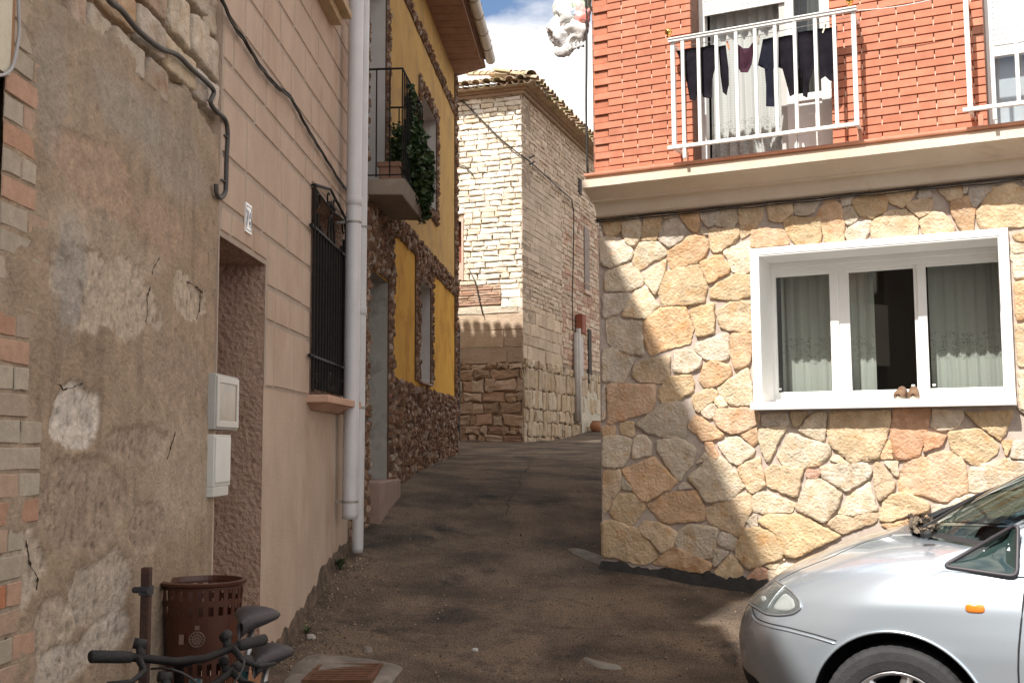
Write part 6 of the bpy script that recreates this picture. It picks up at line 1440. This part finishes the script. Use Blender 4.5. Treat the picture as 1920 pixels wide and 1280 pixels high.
# arch lips and liners
for cx in (0, -WB):
    for sg in (1, -1):
        P_ = []
        for a in np.linspace(R(-18), R(198), 50):
            x, z = cx + AR * math.cos(a), max(.205, AZ + AR * math.sin(a)); t = 1 + (XC - x) / 3.0 if x < XC else None
            if t is None:
                lo, hi = 0., 1.
                for _ in range(22):
                    m_ = (lo + hi) / 2
                    if S(m_, z).x > x: lo = m_
                    else: hi = m_
                t = lo
            p = S(t, z, .004); P_.append((p.x, p.y * sg, p.z))
        b = MB(); b.tube(P_, .006, 8); b.build('arch_lip', PAINT, body, smooth=True)
        b = MB(); n = 40; vs = []
        for (x, y, z) in P_: vs += [(x, y - sg * .005, z), (cx + (x - cx) * 1.02, sg * .52, AZ + (z - AZ) * 1.02)]
        b.add(vs, [(2 * i, 2 * i + 2, 2 * i + 3, 2 * i + 1) for i in range(len(P_) - 1)]); b.add([(cx - .42, sg * .52, .15), (cx + .42, sg * .52, .15), (cx + .42, sg * .52, .8), (cx - .42, sg * .52, .8)], [(0, 1, 2, 3)]); b.build('wheel_liner', mat('liner_black', (.008, .008, .008), rough=1), body)
# wheels
def car_wheel(cx, sg):
    Mw = Matrix.Translation((cx, sg * .765, .317)) @ Matrix.Rotation(R(-90) * sg, 4, 'X')   # local z -> outwards
    e = part_empty('wheel', car); b = MB(); r = .317; n = 144
    prof_ = [(r - .115, .075), (r - .10, .092), (r - .06, .100), (r - .025, .098), (r - .008, .088), (r, .07), (r, -.07), (r - .01, -.09), (r - .06, -.1), (r - .115, -.09)]
    vs = []
    for j, (rr_, z) in enumerate(prof_):
        for k_ in range(n):
            a = 2 * math.pi * k_ / n; rd = rr_ - (.0022 if (j in (4, 5, 6) and k_ % 3 == 0) else 0); vs.append(tuple(Mw @ Vector((rd * math.cos(a), rd * math.sin(a), z))))
    b.add(vs, [(j * n + k_, j * n + (k_ + 1) % n, (j + 1) * n + (k_ + 1) % n, (j + 1) * n + k_) for j in range(len(prof_) - 1) for k_ in range(n)])
    b.build('tyre', mat('car_tyre', (.022, .022, .024), (.034, .034, .036), 9, rough=.8, bump=.3, bscale=80), e, smooth=False)
    b = MB(); b.lathe([(.205, .080), (.212, .086), (.205, .090), (.196, .084), (.190, .05), (.185, .02), (.17, -.05)], 64, M=Mw)
    for k_ in range(7):
        a = 2 * math.pi * k_ / 7; M2 = Mw @ Matrix.Rotation(a, 4, 'Z'); b.add([tuple(M2 @ Vector(p)) for p in ((.03, -.036, .078), (.03, .036, .078), (.195, .022, .070), (.195, -.022, .070), (.03, -.036, .05), (.03, .036, .05), (.195, .022, .04), (.195, -.022, .04))], [(0, 3, 2, 1), (0, 4, 7, 3), (1, 2, 6, 5), (4, 5, 6, 7)])
    b.lathe([(.001, .090), (.03, .090), (.036, .080), (.05, .078), (.055, .05)], 24, M=Mw); b.build('rim', mat('alloy_rim', (.55, .55, .57), rough=.28, metal=.9), e, smooth=True)
    b = MB(); b.lathe([(.001, .0), (.14, .0)], 32, M=Mw); b.build('brake_disc', mat('dull_disc', (.12, .12, .12), rough=.5, metal=.8), e)
for cx in (0, -WB):
    for sg in (1, -1): car_wheel(cx, sg)
# cabin: windscreen, pillars, roof
Pb = [(-.40, .625, 1.065), (-.32, .585, 1.075), (-.20, .50, 1.087), (-.10, .36, 1.092), (-.055, .15, 1.098), (-.05, 0, 1.10)]
Pt = [(-1.42, .50, 1.665), (-1.37, .47, 1.676), (-1.33, .42, 1.685), (-1.30, .28, 1.695), (-1.29, .12, 1.70), (-1.29, 0, 1.70)]
def loft(P0, P1, n=14, bulge=.03):
    A = [Vector(p) for p in P0] + [Vector((p[0], -p[1], p[2])) for p in reversed(P0[:-1])]; B_ = [Vector(p) for p in P1] + [Vector((p[0], -p[1], p[2])) for p in reversed(P1[:-1])]
    vs = [tuple(A[i].lerp(B_[i], j / n) + Vector((.5, 0, .85)) * bulge * math.sin(math.pi * j / n)) for j in range(n + 1) for i in range(len(A))]; m = len(A)
    return vs, [(j * m + i, j * m + i + 1, (j + 1) * m + i + 1, (j + 1) * m + i) for j in range(n) for i in range(m - 1)]
b = MB(); v_, f_ = loft(Pb, Pt); b.add(v_, f_); b.build('windscreen', CG, car, smooth=True)
b = MB(); v_, f_ = loft([(x + .09 - .02, y * 1.02, z - .012) for x, y, z in Pb], [(x - .005, y, z - .002) for x, y, z in Pb], 3, 0); b.add(v_, f_); b.build('cowl', RUB, car, smooth=True)
b = MB(); roof0 = [(x, y, z) for x, y, z in Pt]; roof1 = [(-3.62, y * 1.05, z - .05) for x, y, z in Pt]; v_, f_ = loft(roof0, roof1, 10, .03); b.add(v_, f_)
for sg in (1, -1):
    # side of the cabin: pillar band outline with tumblehome
    def Y(z, x=-1): q = sm(-.52, -.16, x); return sg * (float(np.interp(z, [.93, .97, 1.0, 1.65], [.832, .80, .775, .575])) * (1 - q) + (interp(YSs, min(z, 1.085)) + .001) * q)
    top_ = [(-.32, 1.05), (-.47, 1.145), (-.70, 1.275), (-.95, 1.43), (-1.2, 1.565), (-1.42, 1.645), (-2.4, 1.66), (-3.62, 1.62)]
    bot = [(-.20, .955), (-.34, .950), (-.55, .945), (-.8, .945), (-1.1, .945), (-1.42, .945), (-2.4, .945), (-3.62, .945)]
    ts_ = [(-.15, 1.0)] + top_; bs_ = [(-.15, .93)] + bot; vs = []; m = 8; n = len(ts_)
    for (xa_, za_), (xb_, zb_) in zip(bs_, ts_):
        for j in range(m + 1): t = j / m; x = xa_ + (xb_ - xa_) * t; z = za_ + (zb_ - za_) * t; vs.append((x, Y(z, x), z))
    b.add(vs, [((i * (m + 1) + j, i * (m + 1) + j + 1, (i + 1) * (m + 1) + j + 1, (i + 1) * (m + 1) + j) if sg > 0 else ((i + 1) * (m + 1) + j, (i + 1) * (m + 1) + j + 1, i * (m + 1) + j + 1, i * (m + 1) + j)) for i in range(n - 1) for j in range(m)])
    # A-pillar flank filling from glass edge to cabin side
    g_ = [Vector((Pb[0][0] + (Pt[0][0] - Pb[0][0]) * q + .5 * .03 * math.sin(math.pi * q), sg * (Pb[0][1] + (Pt[0][1] - Pb[0][1]) * q), Pb[0][2] + (Pt[0][2] - Pb[0][2]) * q + .85 * .03 * math.sin(math.pi * q))) for q in np.linspace(0, 1, 12)]
    o2 = [Vector((np.interp(q, np.linspace(0, 1, len(top_[:6])), [p[0] for p in top_[:6]]), 0, np.interp(q, np.linspace(0, 1, len(top_[:6])), [p[1] for p in top_[:6]]))) for q in np.linspace(0, 1, 12)]
    for p in o2: p.y = Y(p.z, p.x)
    vs = [tuple(p) for pr in zip(o2, g_) for p in pr]; b.add(vs, [(2 * i, 2 * i + 2, 2 * i + 3, 2 * i + 1) for i in range(11)])
b.build('roof', PAINT, car, smooth=True)
def Yg(z, sg, x=-1.): q = sm(-.52, -.16, x); return sg * (float(np.interp(z, [.93, .97, 1.0, 1.65], [.832, .80, .775, .575])) * (1 - q) + (interp(YSs, min(z, 1.085)) + .001) * q)
def rounded(poly, r=.03, n=5):
    out = []; P_ = [Vector(p) for p in poly]
    for i, p in enumerate(P_):
        a, c = P_[i - 1], P_[(i + 1) % len(P_)]; u, v = (a - p).normalized(), (c - p).normalized(); p0, p2 = p + u * r, p + v * r
        out += [(p0 * (1 - t) ** 2 + p * 2 * t * (1 - t) + p2 * t * t) for t in np.linspace(0, 1, n)]
    return out
def side_glass(poly, sg, name, par, r=.035, rim=.011, lift=.006):
    Q = rounded(poly, r); b = MB(); n = len(Q); c = sum(Q, Vector((0, 0))) / n
    FR = (1, .8, .6, .4, .2, .02); vs = []
    for f in FR:
        for q in Q: p = c + (q - c) * f; vs.append((p.x, Yg(p.y, sg, p.x) + sg * (lift + .004), p.y))
    b.add(vs, [(j * n + i, j * n + (i + 1) % n, (j + 1) * n + (i + 1) % n, (j + 1) * n + i) for j in range(len(FR) - 1) for i in range(n)]); o_ = b.build(name, mat('tinted_glass', (.012, .028, .026), (.03, .05, .048), 2.5, rough=.04, spec=.8, coat=.6), par, smooth=True)
    b = MB(); L_ = [(q.x, Yg(q.y, sg, q.x) + sg * (lift + .002), q.y) for q in Q]; L_.append(L_[0]); b.tube(L_, rim, 8, cap=False); b.build('seal', TRIM, o_, smooth=True); return o_
door_e = {}
for sg in (1, -1):
    side_glass([(-.20, .972), (-.488, .945), (-.498, 1.155)], sg, 'quarter_window', car, .03, .009)
    d = part_empty('front_door', car); door_e[sg] = d
    side_glass([(-.555, .955), (-1.50, .965), (-1.50, 1.56), (-1.32, 1.55), (-.575, 1.18)], sg, 'window', d, .04)
    side_glass([(-1.58, .965), (-2.45, .965), (-2.45, 1.57), (-1.58, 1.57)], sg, 'rear_side_window', car, .05)
    side_glass([(-2.53, .965), (-3.40, .965), (-3.30, 1.50), (-2.53, 1.57)], sg, 'rear_side_window', car, .05)
    # shut line of the front door and side moulding
    b = MB(); L_ = []
    for x, z in ((-.53, 1.17), (-.525, 1.05), (-.52, .95), (-.51, .85), (-.495, .74), (-.485, .66), (-.48, .58), (-.48, .50), (-.485, .40), (-.53, .30)):
        if z > .945: L_.append((x, Yg(z, sg) + sg * .003, z))
        else: p = S(1 + (XC - x) / 3.0, z, .0015); L_.append((p.x, p.y * sg, p.z))
    b.tube(L_, .0042, 6); b.build('shut_line', RUB, d)
    b = MB()
    b.tube([(x, (S(1 + (XC - x) / 3.0, .58).y + .008) * sg, .575) for x in np.linspace(-.535, -1.45, 12)], [.008] + [.02] * 10 + [.008], 8); b.build('side_moulding', mat('moulding', (.10, .10, .13), rough=.5), d, smooth=True)
    b = MB(); b.box(-.66, -.74, sg * .90, sg * 1.02, .96, 1.10); b.box(-.64, -.70, sg * .78, sg * .92, .98, 1.02); b.build('door_mirror', PAINT, d, bevel=.02)
# surface-following helpers on the nose
_TT = np.linspace(0.02, 1.75, 260); _ZZ = np.linspace(.22, 1.085, 150); CM = PM[car.name]
_grid = [(t, z, CM @ S(t, z)) for t in _TT for z in _ZZ]
def pix(p):
    d = p - Vector((0, 0, EYE)); zc = d.dot(F); return 960 + FPX * d.dot(RT) / zc, 640 - FPX * d.dot(UP) / zc
_gp = np.array([pix(p) for _, _, p in _grid])
def tz_of(px, py):
    i = int(((_gp - np.array([px, py])) ** 2).sum(1).argmin()); return _grid[i][0], _grid[i][1]
def skin_patch(mb, tzs, off, n_in=8, sg=1, flip=False):
    Q = []; m0 = len(tzs)
    for i, p in enumerate(tzs):
        q = tzs[(i + 1) % m0]; Q += [(p[0] + (q[0] - p[0]) * k_ / 6, p[1] + (q[1] - p[1]) * k_ / 6) for k_ in range(6)]
    for _ in range(3): Q = [((Q[i - 1][0] + 2 * Q[i][0] + Q[(i + 1) % len(Q)][0]) / 4, (Q[i - 1][1] + 2 * Q[i][1] + Q[(i + 1) % len(Q)][1]) / 4) for i in range(len(Q))]
    ct, cz = sum(q[0] for q in Q) / len(Q), sum(q[1] for q in Q) / len(Q); vs = []; n = len(Q)
    for j in range(n_in + 1):
        f = 1 - j / n_in * .98
        for q in Q: p = S(ct + (q[0] - ct) * f, cz + (q[1] - cz) * f, off * (1 if j else .2)); vs.append((p.x, p.y * sg, p.z))
    mb.add(vs, [(j * n + i, j * n + (i + 1) % n, (j + 1) * n + (i + 1) % n, (j + 1) * n + i) for j in range(n_in) for i in range(n)])
    return [S(q[0], q[1], off) for q in Q]
HL = [tz_of(*q) for q in ((1455, 1088), (1470, 1097), (1488, 1110), (1502, 1126), (1502, 1140), (1488, 1151), (1462, 1154), (1438, 1150), (1420, 1138), (1419, 1120), (1434, 1102))]
for sg in (1, -1):
    b = MB(); rim_ = skin_patch(b, HL, .004, sg=sg); hl = b.build('headlight', mat('lamp_bowl', (.30, .32, .33), (.42, .44, .45), 8, rough=.2, metal=.7, bump=.15, bscale=45), car, smooth=True)
    b = MB(); skin_patch(b, HL, .012, sg=sg); b.build('lens', glass_mat('lamp_lens', (.92, .95, .95), 1.0), hl, smooth=True)
    b = MB(); L_ = [(p.x, p.y * sg, p.z) for p in rim_]; b.tube(L_ + [L_[0]], .005, 6, cap=False); b.build('surround', mat('lamp_rim', (.30, .31, .33), rough=.3, metal=.6), hl, smooth=True)
    b = MB(); A_, B_ = tz_of(1441, 1142), tz_of(1474, 1098); L_ = []
    for t in np.linspace(0, 1, 10): p = S(A_[0] + (B_[0] - A_[0]) * t, A_[1] + (B_[1] - A_[1]) * t, .007); L_.append((p.x, p.y * sg, p.z))
    b.tube(L_, .003, 6); m9 = [tz_of(*q) for q in ((1446, 1142), (1474, 1108), (1492, 1122), (1494, 1138), (1478, 1147))]; skin_patch(b, m9, .006, 5, sg=sg); c_ = [tz_of(*q) for q in ((1427, 1118), (1436, 1116), (1440, 1124), (1430, 1128))]; skin_patch(b, c_, .008, 3, sg=sg); b.build('reflector_rib', mat('bright_chrome', (.78, .80, .80), (.88, .9, .9), 20, rough=.25, metal=.6, bump=.3, bscale=60), hl, smooth=True)
    # bumper seam
    b = MB(); L_ = []
    for q in ((1407, 1108), (1411, 1135), (1420, 1158), (1440, 1168), (1480, 1176), (1525, 1187), (1568, 1199)):
        t, z = tz_of(*q); L_.append((t, z))
    SM = [(np.interp(u, range(len(L_)), [a[0] for a in L_]), np.interp(u, range(len(L_)), [a[1] for a in L_])) for u in np.linspace(0, len(L_) - 1, 50)]
    for _ in range(5): SM = [SM[0]] + [((SM[i - 1][0] + 2 * SM[i][0] + SM[i + 1][0]) / 4, (SM[i - 1][1] + 2 * SM[i][1] + SM[i + 1][1]) / 4) for i in range(1, len(SM) - 1)] + [SM[-1]]
    b.tube([(lambda p: (p.x, p.y * sg, p.z))(S(t, z, .0012)) for t, z in SM], .0024, 6); b.build('bumper_seam', RUB, body)
    b = MB(); b.tube([(lambda p: (p.x, p.y * sg, p.z))(S(t, z - .014, .001)) for t, z in SM[12:]], [.001] + [.0045] * 36 + [.001], 8); b.build('bumper_edge', PAINT, body, smooth=True)
    # bonnet edge
    b = MB(); q_ = [tz_of(1456, 1090), tz_of(1500, 1068), tz_of(1560, 1043), tz_of(1620, 1018), tz_of(1672, 1003)]; b.tube([(lambda p: (p.x, p.y * sg, p.z))(S(np.interp(u, range(5), [a[0] for a in q_]), np.interp(u, range(5), [a[1] for a in q_]), .0008)) for u in np.linspace(0, 4, 24)], .0013, 6); b.build('bonnet_gap', RUB, body)
    # side indicator
    t0, z0_ = tz_of(1830, 1141); p = S(t0, z0_, .003); e = MB(); e.sphere((0, 0, 0), 1, 20, sc=(1, 1, 1)); e.v = [(math.copysign(abs(v[0]) ** .55, v[0]) * .038, v[1] * .010, math.copysign(abs(v[2]) ** .7, v[2]) * .019) for v in e.v]; e.v = [(v[0] + p.x, v[1] * sg + p.y * sg, v[2] + p.z) for v in e.v]; e.build('side_indicator', mat('amber_lens', (.75, .22, .03), rough=.15, coat=1), car, smooth=True)
# radiator grille and low intake on the nose
b = MB(); skin_patch(b, [(0.0, .70), (.16, .70), (.20, .76), (0.0, .79)], .004, 4); skin_patch(b, [(0.0, .70), (.16, .70), (.20, .76), (0.0, .79)], .004, 4, sg=-1); b.build('grille', RUB, car, smooth=True)
b = MB()
for sg in (1, -1): skin_patch(b, [(0.0, .30), (.40, .30), (.42, .40), (0.0, .42)], .004, 4, sg=sg)
b.build('air_intake', RUB, car, smooth=True)
# wipers
b = MB(); b.tube([(-.06, .30, 1.125), (-.12, .38, 1.15), (-.30, .02, 1.245), (-.38, -.25, 1.28)], [.013, .011, .008, .005], 6); b.tube([(-.10, .55, 1.12), (-.28, .12, 1.232)], .006, 6); b.tube([(-.03, -.30, 1.115), (-.10, -.32, 1.15), (-.26, -.55, 1.20)], [.013, .01, .006], 6); b.tube([(-.10, .62, 1.085), (-.14, .63, 1.10)], .016, 8); b.build('wiper', RUB, car, smooth=True)
# dry leaves caught at the wiper
lf_ = MB(); rr = random.Random(6); c0 = CM @ Vector((-.085, .40, 1.095))
for i in range(150):
    leaf(lf_, c0 + Vector((max(-.05, min(.05, rr.gauss(0, .03))), max(-.05, min(.05, rr.gauss(0, .028))), min(.06, abs(rr.gauss(0, .03))))), rr.uniform(.02, .045), rr, (rr.uniform(.6, 1.4),) * 3)
tag(lf_.build('dry_leaves', mat('dead_leaf', (.10, .075, .055), (.20, .16, .12), 14, rough=.9, tint=True)), 'clump of dry brown leaves caught where the bonnet meets the windscreen', 'leaves')
